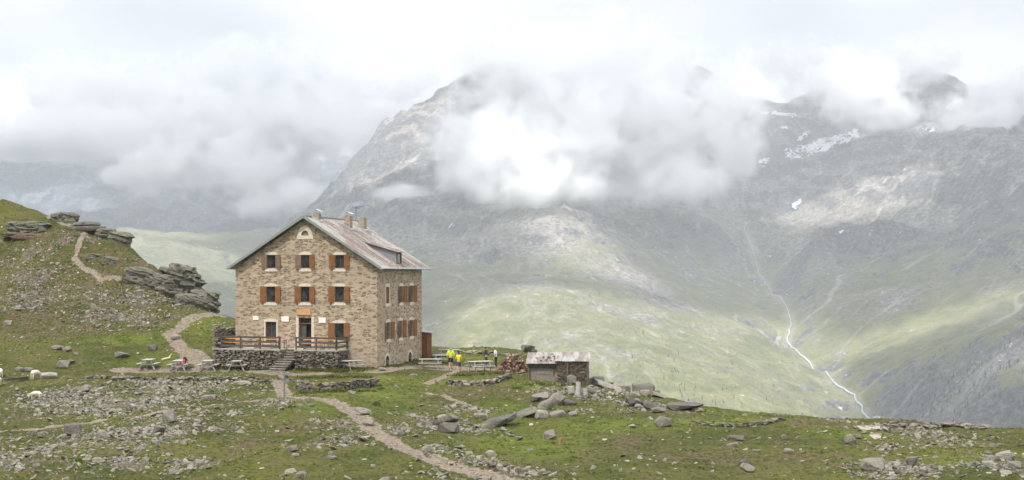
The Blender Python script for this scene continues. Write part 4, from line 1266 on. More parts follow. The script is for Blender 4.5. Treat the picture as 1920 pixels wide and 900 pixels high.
# ------------------------------------------------------------------ picnic tables
def picnic_proto(L=1.75):
    r = thing('picnic_table', '', 'picnic table', group='weathered picnic tables')
    b = MBd()
    for k in range(5): b.box((0, -0.32 + k * 0.16, 0.755), (L, 0.148, 0.04), None, 0.006)
    b.build('tabletop', GREYWOOD, r)
    for s in (-1, 1):
        b = MBd()
        for k in range(2): b.box((0, s * (0.60 + k * 0.145), 0.44), (L, 0.135, 0.045), None, 0.006)
        b.build('bench_seat', GREYWOOD, r)
    for s in (-1, 1):
        b = MBd(); x = s * L * 0.34
        for q in (-1, 1): b.bar((x, q * 0.30, 0.735), (x, q * 0.66, -0.08), 0.045, 0.10)
        b.bar((x + 0.05, -0.74, 0.39), (x + 0.05, 0.74, 0.39), 0.045, 0.10); b.bar((x + 0.05, -0.34, 0.70), (x + 0.05, 0.34, 0.70), 0.045, 0.08)
        b.build('leg_frame', GREYWOOD, r)
    b = MBd()
    for s in (-1, 1): b.bar((s * L * 0.33, 0, 0.42), (s * 0.1, 0, 0.735), 0.045, 0.08)
    b.bar((-L * 0.34, 0, 0.41), (L * 0.34, 0, 0.41), 0.05, 0.05)
    b.build('brace', GREYWOOD, r)
    return r
PT = picnic_proto()
first = True
PICN = [('grey picnic table furthest left in the row of four below the hill path', 276, 693, 91), ('grey picnic table with a red backpack on its bench', 333, 694, 90), ('grey picnic table between the backpack table and the terrace pillar', 389, 694, 91), ('grey picnic table just in front of the left terrace wall', 443, 694, 92),
 ('dark picnic table at the foot of the right terrace wall', 661, 694, 38), ('grey picnic table nearest the arched cellar openings', 806, 690, 2), ('grey picnic table behind the two hikers in yellow', 832, 682, -4), ('furthest back grey picnic table, by the lean-to', 842, 672, -3), ('large grey picnic table beside the woodpile', 900, 697, 26)]
PICP = {}
for i, (lb, px, py, rz) in enumerate(PICN):
    h = hit(px, py)
    o = PT if first else copy_tree(PT)
    first = False
    L_ = 1.12 if i == 8 else 1.0
    o.location = (h.x, h.y + 0.4, gz(h.x, h.y + 0.4) - 0.04); o.rotation_euler = (0, 0, math.radians(rz)); o['label'] = lb
    o.scale = (L_ if i != 7 else 1.1, L_, L_)
    if i in (5, 6): o.scale = (1.12, 1, 1)
    PICP[i] = Vector(o.location)

# ------------------------------------------------------------------ skinned figures
def skin(name, verts, edges, radii, mat, parent=None, sub=1, root=0):
    me = bpy.data.meshes.new(name); me.from_pydata([tuple(v) for v in verts], edges, [])
    o = bpy.data.objects.new(name, me); COL.objects.link(o)
    m = o.modifiers.new('s', 'SKIN'); m.use_smooth_shade = True
    sv = me.skin_vertices[0].data if me.skin_vertices else None
    if sv is None:
        me.attributes  # skin layer is made by the modifier
    bm = bmesh.new(); bm.from_mesh(me); lay = bm.verts.layers.skin.verify(); bm.verts.ensure_lookup_table()
    for i, r in enumerate(radii):
        bm.verts[i][lay].radius = (r, r) if not isinstance(r, tuple) else r
        bm.verts[i][lay].use_root = (i == root)
    bm.to_mesh(me); bm.free()
    s = o.modifiers.new('d', 'SUBSURF'); s.levels = sub; s.render_levels = sub
    bpy.context.view_layer.update()
    dg = bpy.context.evaluated_depsgraph_get()
    nm = bpy.data.meshes.new_from_object(o.evaluated_get(dg)); nm.name = name
    o.modifiers.clear(); o.data = nm
    nm.materials.clear(); nm.materials.append(mat)
    nm.polygons.foreach_set('use_smooth', np.ones(len(nm.polygons), bool))
    if parent is not None: o.parent = parent
    return o
SKINM = plain('skin', (0.46, 0.27, 0.19), 0.6, 0.06)
def cloth(nm, c): return plain(nm, c, 0.85, 0.12, 6)

def person(label, loc, rz, h, top_c, bottom_c, hair_c, shorts=True, stride=0.12, arms=0, head_turn=(0, 0), sleeves=True, shoe_c=(0.05, 0.05, 0.05), slim=1.0, lean=0.0):
    """faces local +y. arms: 0 hanging, 1 hands together in front, 2 elbows bent"""
    r = thing('person', label, 'person', loc, rz)
    k = h / 1.75; w = slim
    hipz, kneez, ankz = 0.92 * k, 0.49 * k, 0.08 * k
    shz, nkz, hdz = 1.42 * k, 1.50 * k, 1.63 * k
    y = lambda f: lean * max(0, f)
    V = [(0, 0, hipz + 0.02), (0, y(.3), 1.12 * k), (0, y(.7), 1.33 * k), (0, y(.9), nkz), (0 + head_turn[0] * .02, y(1) + 0.01, 1.57 * k), (0 + head_turn[0] * .03, y(1.1) + 0.02 + head_turn[1], hdz), (0 + head_turn[0] * .03, y(1.1) + 0.01 + head_turn[1], hdz + 0.085 * k)]
    R = [(0.145 * k * w, 0.11 * k), (0.135 * k * w, 0.10 * k), (0.165 * k * w, 0.11 * k), 0.06 * k, 0.065 * k, (0.078 * k, 0.098 * k), (0.062 * k, 0.075 * k)]
    E = [(0, 1), (1, 2), (2, 3), (3, 4), (4, 5), (5, 6)]
    legs = []; armsv = []
    for s in (-1, 1):
        i = len(V)
        st = stride * s
        kn = (s * 0.105 * k, st * 0.55 + 0.02, kneez); an = (s * 0.10 * k, st - 0.02, ankz)
        V += [(s * 0.10 * k * w, 0, hipz - 0.07 * k), kn, an, (s * 0.115 * k, st + 0.13 * k, 0.045 * k)]
        R += [0.092 * k, 0.062 * k, 0.045 * k, 0.040 * k]
        E += [(0, i), (i, i + 1), (i + 1, i + 2), (i + 2, i + 3)]
        legs.append((kn, an, (s * 0.10 * k * w, 0, hipz - 0.07 * k)))
        j = len(V)
        sh = (s * 0.19 * k * w, y(.75), shz - 0.02)
        if arms == 0: el = (s * 0.255 * k * w, y(.5) - 0.03, 1.13 * k); ha = (s * 0.245 * k * w, y(.3) + 0.07, 0.89 * k)
        elif arms == 1: el = (s * 0.25 * k * w, y(.5) + 0.04, 1.14 * k); ha = (s * 0.06 * k, y(.5) + 0.26, 1.06 * k)
        else: el = (s * 0.27 * k * w, y(.5) - 0.05, 1.14 * k); ha = (s * 0.15 * k, y(.5) + 0.24, 1.12 * k)
        d = (Vector(ha) - Vector(el)).normalized()
        fin = Vector(ha) + d * 0.10 * k
        V += [sh, el, ha, tuple(fin)]
        R += [0.058 * k, 0.045 * k, 0.030 * k, (0.036 * k, 0.018 * k)]
        E += [(2, j), (j, j + 1), (j + 1, j + 2), (j + 2, j + 3)]
        # four fingers and a thumb leaving the side of the palm
        side = d.cross(Vector((0, 1, 0.3))).normalized()
        for q in range(4):
            f0 = fin + side * (q - 1.5) * 0.019 * k
            n0 = len(V); L = (0.065, 0.078, 0.072, 0.055)[q] * k
            V += [tuple(f0 + d * 0.025 * k), tuple(f0 + d * L + Vector((0, 0.012, 0)))]; R += [0.0095 * k, 0.008 * k]; E += [(j + 3, n0), (n0, n0 + 1)]
        n0 = len(V)
        t0 = Vector(ha) + d * 0.03 * k + Vector((0, 0.035 * k, 0)); V += [tuple(t0), tuple(t0 + d * 0.05 * k + Vector((0, 0.02 * k, 0)))]; R += [0.011 * k, 0.009 * k]; E += [(j + 2, n0), (n0, n0 + 1)]
        armsv.append((sh, el, ha))
    # nose
    V.append((head_turn[0] * .03, y(1.1) + 0.115 * k + head_turn[1], hdz)); R.append(0.014 * k); E.append((5, len(V) - 1))
    for s in (-1, 1):                                    # ears
        V.append((s * 0.088 * k, y(1.1) + 0.01 + head_turn[1], hdz)); R.append(0.016 * k); E.append((5, len(V) - 1))
    body = skin('body', V, E, R, SKINM, r, 2)
    for s in (-1, 1):
        b = MBd(); b.box((s * 0.032 * k, y(1.1) + 0.105 * k + head_turn[1], hdz + 0.022 * k), (0.022 * k, 0.012 * k, 0.012 * k), None, 0.003); b.build('eye', DARKIN, body)
    b = MBd(); b.box((0, y(1.1) + 0.100 * k + head_turn[1], hdz - 0.052 * k), (0.046 * k, 0.014 * k, 0.010 * k), None, 0.003); b.build('mouth', plain('lips', (0.30, 0.11, 0.09)), body)
    # jacket or shirt
    ex = 0.022 * k
    JV = [(0, -0.005, hipz - 0.02), V[1], V[2], (0, y(.9), nkz + 0.02)]
    JR = [(0.165 * k * w, 0.135 * k), (0.155 * k * w, 0.125 * k), (0.185 * k * w, 0.135 * k), 0.082 * k]
    JE = [(0, 1), (1, 2), (2, 3)]
    for sh, el, ha in armsv:
        j = len(JV)
        end = Vector(el) + (Vector(ha) - Vector(el)) * (0.92 if sleeves else 0.02)
        if sleeves: JV += [sh, el, tuple(end)]; JR += [0.085 * k, 0.066 * k, 0.048 * k]; JE += [(2, j), (j, j + 1), (j + 1, j + 2)]
        else:
            m_ = Vector(sh) + (Vector(el) - Vector(sh)) * 0.75
            JV += [sh, tuple(m_)]; JR += [0.082 * k, 0.066 * k]; JE += [(2, j), (j, j + 1)]
    skin('jacket' if sleeves else 'shirt', JV, JE, JR, cloth('top_cloth', top_c), r, 2)
    TV = [(0, 0, hipz + 0.05)]; TR = [(0.150 * k * w, 0.125 * k)]; TE = []
    for kn, an, hp in legs:
        j = len(TV)
        if shorts:
            e = Vector(hp) + (Vector(kn) - Vector(hp)) * 0.98
            TV += [hp, tuple(e)]; TR += [0.110 * k, 0.088 * k]; TE += [(0, j), (j, j + 1)]
        else:
            TV += [hp, kn, tuple(Vector(an) + Vector((0, 0, 0.02)))]; TR += [0.110 * k, 0.080 * k, 0.066 * k]; TE += [(0, j), (j, j + 1), (j + 1, j + 2)]
    skin('shorts' if shorts else 'trousers', TV, TE, TR, cloth('leg_cloth', bottom_c), r, 2)
    for (kn, an, hp) in legs:
        a = Vector(an)
        skin('shoe', [a + Vector((0, -0.03, -0.02)), a + Vector((0, 0.02, -0.04)), a + Vector((0, 0.16 * k, -0.045))], [(0, 1), (1, 2)], [0.055 * k, 0.050 * k, 0.038 * k], cloth('shoe_cloth', shoe_c), r, 2)
    hx = head_turn[0] * .03; hy = y(1.1) + head_turn[1]
    skin('hair', [(hx, hy - 0.035 * k, hdz + 0.02 * k), (hx, hy - 0.012 * k, hdz + 0.095 * k), (hx, hy + 0.05 * k, hdz + 0.10 * k), (hx, hy - 0.06 * k, hdz - 0.03 * k)], [(0, 1), (1, 2), (0, 3)], [(0.088 * k, 0.088 * k), (0.075 * k, 0.075 * k), 0.05 * k, 0.065 * k], cloth('hair', hair_c), r, 2)
    return r
def stand(px, py):
    h = hit(px, py); return (h.x, h.y, h.z - 0.01)
P1 = person('man seen from behind in a neon yellow jacket and black shorts', stand(845, 691.5), math.radians(6), 1.82, (0.56, 0.66, 0.03), (0.012, 0.012, 0.014), (0.28, 0.26, 0.25), True, 0.13, 0, slim=1.08)
P2 = person('shorter hiker seen from behind in a yellow hooded jacket and grey shorts', stand(860, 698), math.radians(-4), 1.68, (0.62, 0.56, 0.025), (0.07, 0.07, 0.085), (0.045, 0.03, 0.022), True, 0.16, 1, shoe_c=(0.11, 0.14, 0.13), slim=0.92)
P3 = person('dark haired woman in a navy jacket facing the man in the white shirt', stand(911.5, 688), math.radians(-80), 1.70, (0.018, 0.022, 0.038), (0.022, 0.03, 0.055), (0.05, 0.03, 0.022), False, 0.05, 1, slim=0.9)
P4 = person('man in a white short sleeved shirt and dark trousers beside the woodpile', stand(930, 690), math.radians(78), 1.76, (0.62, 0.63, 0.68), (0.025, 0.026, 0.032), (0.22, 0.10, 0.07), False, 0.06, 0, sleeves=False, head_turn=(0, 0.04), lean=0.10)

# ------------------------------------------------------------------ sheep
WOOL = plain('sheep_wool', (0.66, 0.585, 0.48), 0.95, 0.12, 9)
def sheep(label, px, py, rz, L, graze=True, hornless=True):
    """faces local +x"""
    h = hit(px, py); k = L
    r = thing('sheep', label, 'sheep', (h.x, h.y, h.z - 0.02), rz, 'white sheep grazing at the left edge')
    V = [(-0.38 * k, 0, 0.56 * k), (-0.12 * k, 0, 0.55 * k), (0.16 * k, 0, 0.56 * k), (0.36 * k, 0, 0.58 * k)]
    R = [(0.15 * k, 0.17 * k), (0.19 * k, 0.20 * k), (0.18 * k, 0.20 * k), (0.13 * k, 0.16 * k)]
    E = [(0, 1), (1, 2), (2, 3)]
    n0 = len(V)
    if graze: V += [(0.52 * k, 0.02 * k, 0.44 * k), (0.60 * k, 0.03 * k, 0.26 * k), (0.66 * k, 0.03 * k, 0.12 * k)]
    else: V += [(0.52 * k, 0, 0.74 * k), (0.60 * k, 0, 0.86 * k), (0.74 * k, 0, 0.82 * k)]
    R += [0.095 * k, 0.080 * k, 0.045 * k]; E += [(3, n0), (n0, n0 + 1), (n0 + 1, n0 + 2)]
    n1 = len(V)
    for s in (-1, 1): V.append((V[n0 + 1][0] - 0.03 * k, s * 0.13 * k, V[n0 + 1][2] + 0.05 * k)); R.append(0.025 * k); E.append((n0 + 1, len(V) - 1))
    V.append((-0.53 * k, 0, 0.50 * k)); R.append(0.035 * k); E.append((0, len(V) - 1)); V.append((-0.55 * k, 0, 0.34 * k)); R.append(0.028 * k); E.append((len(V) - 2, len(V) - 1))
    for s in (-1, 1):
        i = len(V); V += [(0.30 * k, s * 0.09 * k, 0.40 * k), (0.31 * k, s * 0.09 * k, 0.22 * k), (0.29 * k, s * 0.09 * k, 0.03 * k)]; R += [0.062 * k, 0.036 * k, 0.030 * k]; E += [(3, i), (i, i + 1), (i + 1, i + 2)]
        i = len(V); V += [(-0.34 * k, s * 0.10 * k, 0.42 * k), (-0.43 * k, s * 0.10 * k, 0.25 * k), (-0.38 * k, s * 0.10 * k, 0.03 * k)]; R += [0.080 * k, 0.038 * k, 0.030 * k]; E += [(0, i), (i, i + 1), (i + 1, i + 2)]
    skin('fleece_body', V, E, R, WOOL, r, 2, 1)
    b = MBd()
    for s in (-1, 1): b.box((V[n0 + 1][0] + 0.04 * k, s * 0.07 * k, V[n0 + 1][2]), (0.022 * k, 0.014 * k, 0.022 * k), None, 0.003)
    b.build('eye', DARKIN, r)
    return r
sheep('white sheep seen from behind beside the flat pale rock', 67, 711, math.radians(68), 0.98)
sheep('small white lamb grazing alone on the slope with its head to the left', 67, 749, math.radians(172), 0.80)
sheep('cut off white sheep at the picture edge above the dark beam', 0, 707, math.radians(120), 0.95)
sheep('cut off white sheep at the picture edge below the dark beam', -2, 724, math.radians(100), 0.92)

# ------------------------------------------------------------------ small things
h0 = hit(8, 719); h1 = hit(52, 712)
b = MBd(); b.bar((-1.1, 0, 0.14), (1.1, 0, 0.17), 0.22, 0.20)
o = b.build('timber_beam', DARKWOOD); o.location = ((h0.x + h1.x) / 2, (h0.y + h1.y) / 2, (h0.z + h1.z) / 2 + 0.05); o.rotation_euler = (0, 0, math.atan2(h1.y - h0.y, h1.x - h0.x))
tag(o, 'dark timber beam lying in the grass by the sheep', 'beam')

pt = PICP[1]
bp = thing('backpack', 'black and red hiking backpack standing on the bench of the second picnic table', 'backpack', (pt.x + 0.62, pt.y - 0.55, pt.z + 0.46), math.radians(8))
BLK = cloth('black_nylon', (0.016, 0.016, 0.018)); RED = cloth('red_nylon', (0.62, 0.07, 0.035))
skin('pack_bag', [(0, 0, 0.10), (0, 0, 0.32), (0.02, 0, 0.55), (0.03, 0, 0.64)], [(0, 1), (1, 2), (2, 3)], [(0.17, 0.12), (0.18, 0.13), (0.15, 0.11), (0.10, 0.08)], BLK, bp, 2)
skin('front_pocket', [(-0.04, -0.10, 0.10), (-0.04, -0.11, 0.30), (-0.03, -0.10, 0.46)], [(0, 1), (1, 2)], [(0.10, 0.06), (0.11, 0.07), (0.09, 0.06)], RED, bp, 2)
skin('strap', [(0.15, 0.0, 0.48), (0.25, 0.02, 0.30), (0.24, 0.0, 0.08), (0.36, 0.0, 0.03), (0.40, 0.0, -0.12)], [(0, 1), (1, 2), (2, 3), (3, 4)], [0.025] * 5, BLK, bp, 1)

sp = hit(533, 756)
sg = thing('signpost', 'grey trail signpost with two small arrow boards beside the path junction', 'signpost', sp, 0)
b = MBd(); b.cyl((0, 0, -0.3), (0, 0, 1.98), 0.065, 0.06, 10); b.build('post', wood_mat('grey_post', (0.20, 0.19, 0.18)), sg)
for z, an, L in ((1.78, 62, 0.62), (1.55, 118, 0.60), (1.34, 70, 0.55)):
    b = MBd(); rot = Matrix.Rotation(math.radians(an), 3, 'Z')
    pts = [(0.02, -0.02, -0.085), (L, -0.02, -0.085), (L + 0.1, -0.02, 0), (L, -0.02, 0.085), (0.02, -0.02, 0.085)]
    pts = [rot @ Vector(q) + Vector((-0.05 * math.cos(math.radians(an)), -0.05, z)) for q in pts]
    b.prism(pts, rot @ Vector((0, -1, 0)), 0.03); b.build('arrow_board', plain('pale_grey_board', (0.29, 0.30, 0.31)), sg)
b = MBd(); rng_ = np.random.default_rng(4)
for k in range(5): rock_hull(b.bm, (math.cos(k * 1.3) * 0.18, math.sin(k * 1.3) * 0.14, 0.0), (0.26, 0.22, 0.14), Matrix.Rotation(k, 3, 'Z'), rng_)
b.build('stone_footing', ROCK, sg)

fb = hit(896, 656)
fr_ = thing('rest_bench', 'tiny weathered bench on the grassy crest behind the hikers', 'bench', (fb.x, fb.y + 1, gz(fb.x, fb.y + 1)), 0.1)
fr_.scale = (0.8, 0.8, 0.65)
b = MBd(); b.box((0, 0, 0.45), (1.3, 0.32, 0.05)); b.build('seat', GREYWOOD, fr_)
for s in (-1, 1):
    b = MBd(); b.bar((s * 0.5, 0, 0.43), (s * 0.5, 0, -0.1), 0.06, 0.2); b.build('leg', GREYWOOD, fr_)
b = MBd(); b.box((0, 0.16, 0.78), (1.3, 0.04, 0.14)); b.bar((-0.5, 0.15, 0.4), (-0.5, 0.17, 0.85), 0.05); b.bar((0.5, 0.15, 0.4), (0.5, 0.17, 0.85), 0.05); b.build('backrest', GREYWOOD, fr_)

# ------------------------------------------------------------------ hut and woodpile
hl = hit(990, 720); hr = hit(1102, 722)
HD = 103.2
hx0 = (990 - 960) / F * HD; hx1 = (1102 - 960) / F * HD
hz_ = (HY - 719) / F * HD
hut = thing('stone_hut', 'low stone and plank hut with a rusty corrugated lean roof beside the woodpile', 'hut', (hx0, HD, hz_), math.radians(-3))
HL_, HDp = hx1 - hx0, 3.4
xm = HL_ * 0.45
zl, zr2 = 1.52, 1.70
HUTST = stone_mat('hut_masonry', (0.215, 0.165, 0.125), (0.10, 0.082, 0.068), (0.30, 0.235, 0.18), sc=(2.2, 2.2, 6), amount=0.8)
hrng = np.random.default_rng(9)
b = MBd()
b.lohi((0.08, 0.1, -1.0), (xm, HDp, zl - 0.02)); b.lohi((xm + 0.004, 0.06, -1.0), (HL_, HDp, zr2 - 0.02)); b.build('wall', HUTST, hut)
b = MBd(); stone_row(b.bm, (xm + 0.1, 0.03, 0), (HL_ - 0.05, 0.03, 0), lambda t: -0.5, zr2 + 0.40, 0.16, hrng, 0.13, (0.2, 0.5), 0.015)
stone_row(b.bm, (HL_, 0.05, 0), (HL_, HDp, 0), lambda t: -0.6, zr2 + 0.5, 0.16, hrng, 0.13, (0.2, 0.5), 0.015); 
HUTF = rock_mat('brown_schist', (0.10, 0.08, 0.062), (0.24, 0.185, 0.14), 0.15); b.build('stone_facing', HUTF, hut); b = MBd()
stone_row(b.bm, (0.0, 0.06, 0), (HL_, 0.06, 0), lambda t: -0.75, 0.75, 0.4, hrng, 0.17, (0.25, 0.6), 0.05); b.build('footing', HUTF, hut)
b = MBd()
for k in range(9): b.box((0.30 + k * 0.185, 0.05, 0.62), (0.178, 0.05, 1.15 + hrng.uniform(-.03, .03)))
b.box((1.45, 0.012, 0.30), (1.25, 0.02, 0.45)); b.box((1.25, 0.013, 0.82), (0.9, 0.02, 0.26))
b.build('plank_front', wood_mat('silver_planks', (0.20, 0.175, 0.155), 0.3, (8, 8, 0.7)), hut)
b = MBd(); b.lohi((-0.05, -0.16, zl - 0.26), (xm + 0.1, -0.06, zl - 0.04)); b.build('fascia_board', plain('black_tar_board', (0.022, 0.02, 0.019), 0.8), hut)
for x, z in ((0.06, zl), (HL_ - 0.03, zr2), (HL_ * 0.66, zr2)):
    b = MBd(); b.bar((x, -0.08, -0.25), (x, -0.08, z - 0.05), 0.09, 0.09); b.build('post', wood_mat('brown_post', (0.14, 0.10, 0.075), 0.3, (5, 5, 0.7)), hut)
b = MBd(); b.bar((HL_ - 0.75, -0.07, zr2 - 0.55), (HL_ - 0.1, -0.07, zr2 - 0.12), 0.06, 0.06); b.build('strut', DARKWOOD, hut)
def corrugated(x0, x1, y0, y1, z0, z1, seed):
    nx = int((x1 - x0) / 0.035); ny = 6; V = []; 
    for top in (0, 1):
        for j in range(ny):
            for i in range(nx):
                fx = i / (nx - 1); fy = j / (ny - 1)
                V.append((x0 + (x1 - x0) * fx, y0 + (y1 - y0) * fy, z0 + (z1 - z0) * fy + 0.018 * math.sin(i * 1.35) + 0.04 * float(perlin(fx * 4 + seed, fy * 2, seed)) - 0.012 * (1 - top)))
    Q = []
    for top in (0, 1):
        for j in range(ny - 1):
            for i in range(nx - 1):
                a = top * nx * ny + j * nx + i
                Q.append((a, a + 1, a + nx + 1, a + nx) if top else (a, a + nx, a + nx + 1, a + 1))
    return mesh_np('roof_sheet', V, Q, True)
n = NT('hut_rusty_iron')
pn = n.noise(n.coord('Object', (1.6, 0.25, 0.25)), 1.4, 4, 0.6)
fi = n.noise(n.coord('Object'), 7, 4, 0.7)
HUTROOF = n.finish(n.mix(n.rng(n.math('ADD', pn, n.rng(fi, 0.3, 0.7, -0.07, 0.07)), 0.42, 0.58), n.mix(n.rng(fi, .3, .7), (0.24, 0.228, 0.215), (0.40, 0.38, 0.36)), (0.185, 0.145, 0.125)), 0.6, n.bump(fi, 0.2, 0.02), 0.1, 0.3)
link('roof_sheet', corrugated(-0.15, xm + 0.12, -0.22, HDp + 0.1, zl + 0.0, zl + 0.62, 2), HUTROOF, hut)
link('roof_sheet', corrugated(xm + 0.0, HL_ + 0.2, -0.18, HDp + 0.1, zr2 + 0.0, zr2 + 0.48, 7), HUTROOF, hut)
def hut_pt(x, y, z): return Vector(hut.location) + Matrix.Rotation(math.radians(-3), 3, 'Z') @ Vector((x, y, z))
for k, (x, y, s) in enumerate([(0.95, 0.5, .26), (1.35, 0.7, .30), (1.75, 0.5, .24), (1.55, 1.5, .30), (1.9, 1.9, .3), (1.15, 1.7, .24), (0.6, 1.4, .22), (2.0, 1.2, .26), (1.75, 2.6, .32)]):
    b = MBd(); rock_hull(b.bm, (0, 0, 0), (s, s * 0.9, s * 0.55), Matrix.Rotation(k * 1.1, 3, 'Z'), hrng)
    o = b.build('roof_stone', ROCKD if k % 2 else ROCK); o.location = hut_pt(x, y, zl + 0.62 * (y + 0.2) / (HDp + 0.3) + s * 0.2 + 0.02)
    tag(o, 'small stone weighing down the rusty left half of the hut roof', 'stone', 'stones on the hut roof')

n = NT('split_firewood')
oi = n.n('ShaderNodeObjectInfo')
lf = n.noise(n.coord('Object'), 9, 4, 0.7)
lc = n.ramp(oi.outputs['Random'], [(0.0, (0.07, 0.045, 0.032)), (0.35, (0.14, 0.082, 0.052)), (0.6, (0.24, 0.14, 0.085)), (0.82, (0.40, 0.27, 0.17)), (1.0, (0.56, 0.46, 0.36))])
LOGM = n.finish(n.mix(n.rng(lf, 0.3, 0.7, 0, 0.6), lc, (0.06, 0.042, 0.033)), 0.9, n.bump(lf, 0.4, 0.02))
logs = []
for k in range(4):
    b = MBd(); r_ = 0.095
    nn = 7 if k < 2 else 5
    b.prism([(0, r_ * math.cos(q) * (1 if k != 1 else 0.8), r_ * math.sin(q)) for q in np.linspace(0, 2 * math.pi if k < 2 else math.pi * 1.0, nn, endpoint=(k >= 2))], (1, 0, 0), 0.42)
    for v in b.bm.verts: v.co.x -= 0.21
    logs.append(b.build('firewood_log', LOGM))
lr = np.random.default_rng(12)
wc = hit(958, 703)
PD = 108.0
count = 0
for layer in range(13):
    f = layer / 13
    hwx = 1.42 * (1 - f) ** 0.62 + 0.06
    xs = np.arange(-hwx, hwx, 0.155)
    for x in xs:
        X = (960 - 960) / F * PD + x + lr.uniform(-.03, .03) + 0.0 + (0.18 * f)
        for row in range(1 if layer < 12 else 2):
            Y = PD - 0.55 * (1 - f) + lr.uniform(-.08, .08) + 0.45 * row
            base = float((HY - 705) / F * PD)
            Zl = base + 0.04 + layer * 0.128 + lr.uniform(-.02, .02)
            k = int(lr.integers(0, 4))
            o = logs[k] if (count < 4 and k == count) else logs[k].copy()
            if o.name not in COL.objects: COL.objects.link(o)
            o.location = (X, Y, Zl)
            o.rotation_euler = (lr.uniform(0, 6.28), lr.uniform(-.25, .25), math.pi / 2 + lr.normal() * 0.45)
            tag(o, 'split firewood log in the heaped woodpile left of the hut', 'log', 'firewood logs in the woodpile')
            count += 1
for k, l in enumerate(logs):                     # the four patterns lie at the foot of the heap
    if 'label' not in l:
        l.location = (-1.25 + 0.3 * k, PD - 0.75, gz(-1.25 + 0.3 * k, PD - 0.75) + 0.08)
        tag(l, 'split firewood log in the heaped woodpile left of the hut', 'log', 'firewood logs in the woodpile')
# heap of earth and bark under the logs
b = MBd()
for k in range(7): rock_hull(b.bm, (0.1 + (k - 3) * 0.32, PD + 0.30, (HY - 705) / F * PD + 0.5 - 0.045 * (k - 3) ** 2), (0.9, 0.9, 1.7 - 0.12 * abs(k - 3)), Matrix.Rotation(k, 3, 'Z'), lr, 18, 0.8)
o = b.build('bark_heap', plain('bark_and_chips', (0.055, 0.038, 0.028), 0.95, 0.3, 6)); tag(o, 'dark bark and wood chips filling the middle of the woodpile', 'bark', kind='stuff')

# chopping blocks and slabs in front of the hut
def stump(label, px, py, r0, r1, h, tilt=0.0):
    q = hit(px, py)
    s = thing('chopping_block', label, 'chopping block', (q.x, q.y, q.z - 0.05), 0.3, 'chopping blocks by the hut')
    b = MBd(); b.cyl((0, 0, 0), (tilt, 0, h), r0, r1, 16); b.build('trunk', GREYWOOD, s)
    b = MBd(); b.cyl((tilt, 0, h), (tilt * 1.02, 0, h + 0.012), r1 * 0.93, r1 * 0.93, 16); b.build('cut_face', wood_mat('cut_wood', (0.33, 0.28, 0.22), .2), s)
    return s
stump('tall grey chopping block in front of the hut', 1083, 742, 0.19, 0.155, 1.02, 0.06)
stump('short dark chopping block in front of the hut, right of the tall one', 1096, 742, 0.24, 0.21, 0.52)
stump('wide grey chopping block leaning left of the tall one', 1072, 738, 0.26, 0.24, 0.55, -0.08)
dq = hit(310, 676)
b = MBd(); b.cyl((0, 0, 0), (0.55, 0.2, 0.16), 0.10, 0.07, 8); b.cyl((0.55, 0.2, 0.16), (0.75, 0.35, 0.50), 0.07, 0.03, 8); b.cyl((0.4, 0.15, 0.1), (0.75, 0.1, 0.18), 0.04, 0.02, 6)
o = b.build('driftwood_branch', plain('bleached_wood', (0.50, 0.46, 0.40))); o.location = dq - Vector((0.3, 0, -0.02)); tag(o, 'bleached dead branch lying above the picnic tables', 'branch')
dq = hit(1050, 834)
b = MBd(); b.cyl((0, 0, -0.1), (0.06, 0, 0.34), 0.11, 0.10, 10)
o = b.build('wooden_stub', wood_mat('red_brown_stub', (0.26, 0.14, 0.09))); o.location = dq; tag(o, 'short red brown wooden stub sticking out of the turf', 'stub')

# ------------------------------------------------------------------ dry stone walls
def wall_line(label, pts, h, course=0.15, thick=0.42, ragged=0.0, lens=(0.22, 0.6), jut=0.05, mat=None):
    ps = [hit(*p) for p in pts]
    b = MBd()
    for a, c in zip(ps[:-1], ps[1:]):
        stone_row(b.bm, (a.x, a.y, 0), (c.x, c.y, 0), lambda t, a=a, c=c: gz(a.x + (c.x - a.x) * t, a.y + (c.y - a.y) * t) - 0.10, h + 0.1, thick, wr, course, lens, jut, ragged)
    o = b.build('dry_stone_wall', mat or WALLST)
    return tag(o, label, 'stone wall')
wall_line('long crumbling dry stone wall below the row of four picnic tables', [(160, 712), (232, 712), (300, 713), (360, 714), (430, 714), (508, 717)], 0.34, 0.13, 0.5, 0.35, (0.25, 0.7), 0.16)
wall_line('neat dry stone retaining wall in the grass below the right terrace', [(556, 729), (585, 735), (625, 734), (665, 729), (707, 722)], 0.80, 0.155, 0.45)
wall_line('curved dry stone wall below the woodpile and the large picnic table', [(842, 720), (875, 724), (910, 722), (940, 714), (958, 708)], 0.52, 0.16, 0.5, 0.15)
wall_line('low curved dry stone wall on the grassy crest at the right', [(1305, 796), (1340, 800), (1390, 801), (1430, 797), (1470, 788)], 0.30, 0.11, 0.4, 0.1, (0.25, 0.6))
wall_line('tumbledown stone wall on the far right crest', [(1672, 804), (1720, 803), (1770, 801), (1800, 801), (1850, 806)], 0.36, 0.12, 0.7, 0.5, (0.2, 0.5), 0.3)
wall_line('weathered line of stones along the crest behind the hikers', [(822, 664), (860, 661), (900, 662), (940, 665), (975, 668)], 0.22, 0.14, 0.7, 0.8, (0.4, 0.9), 0.4, ROCK)

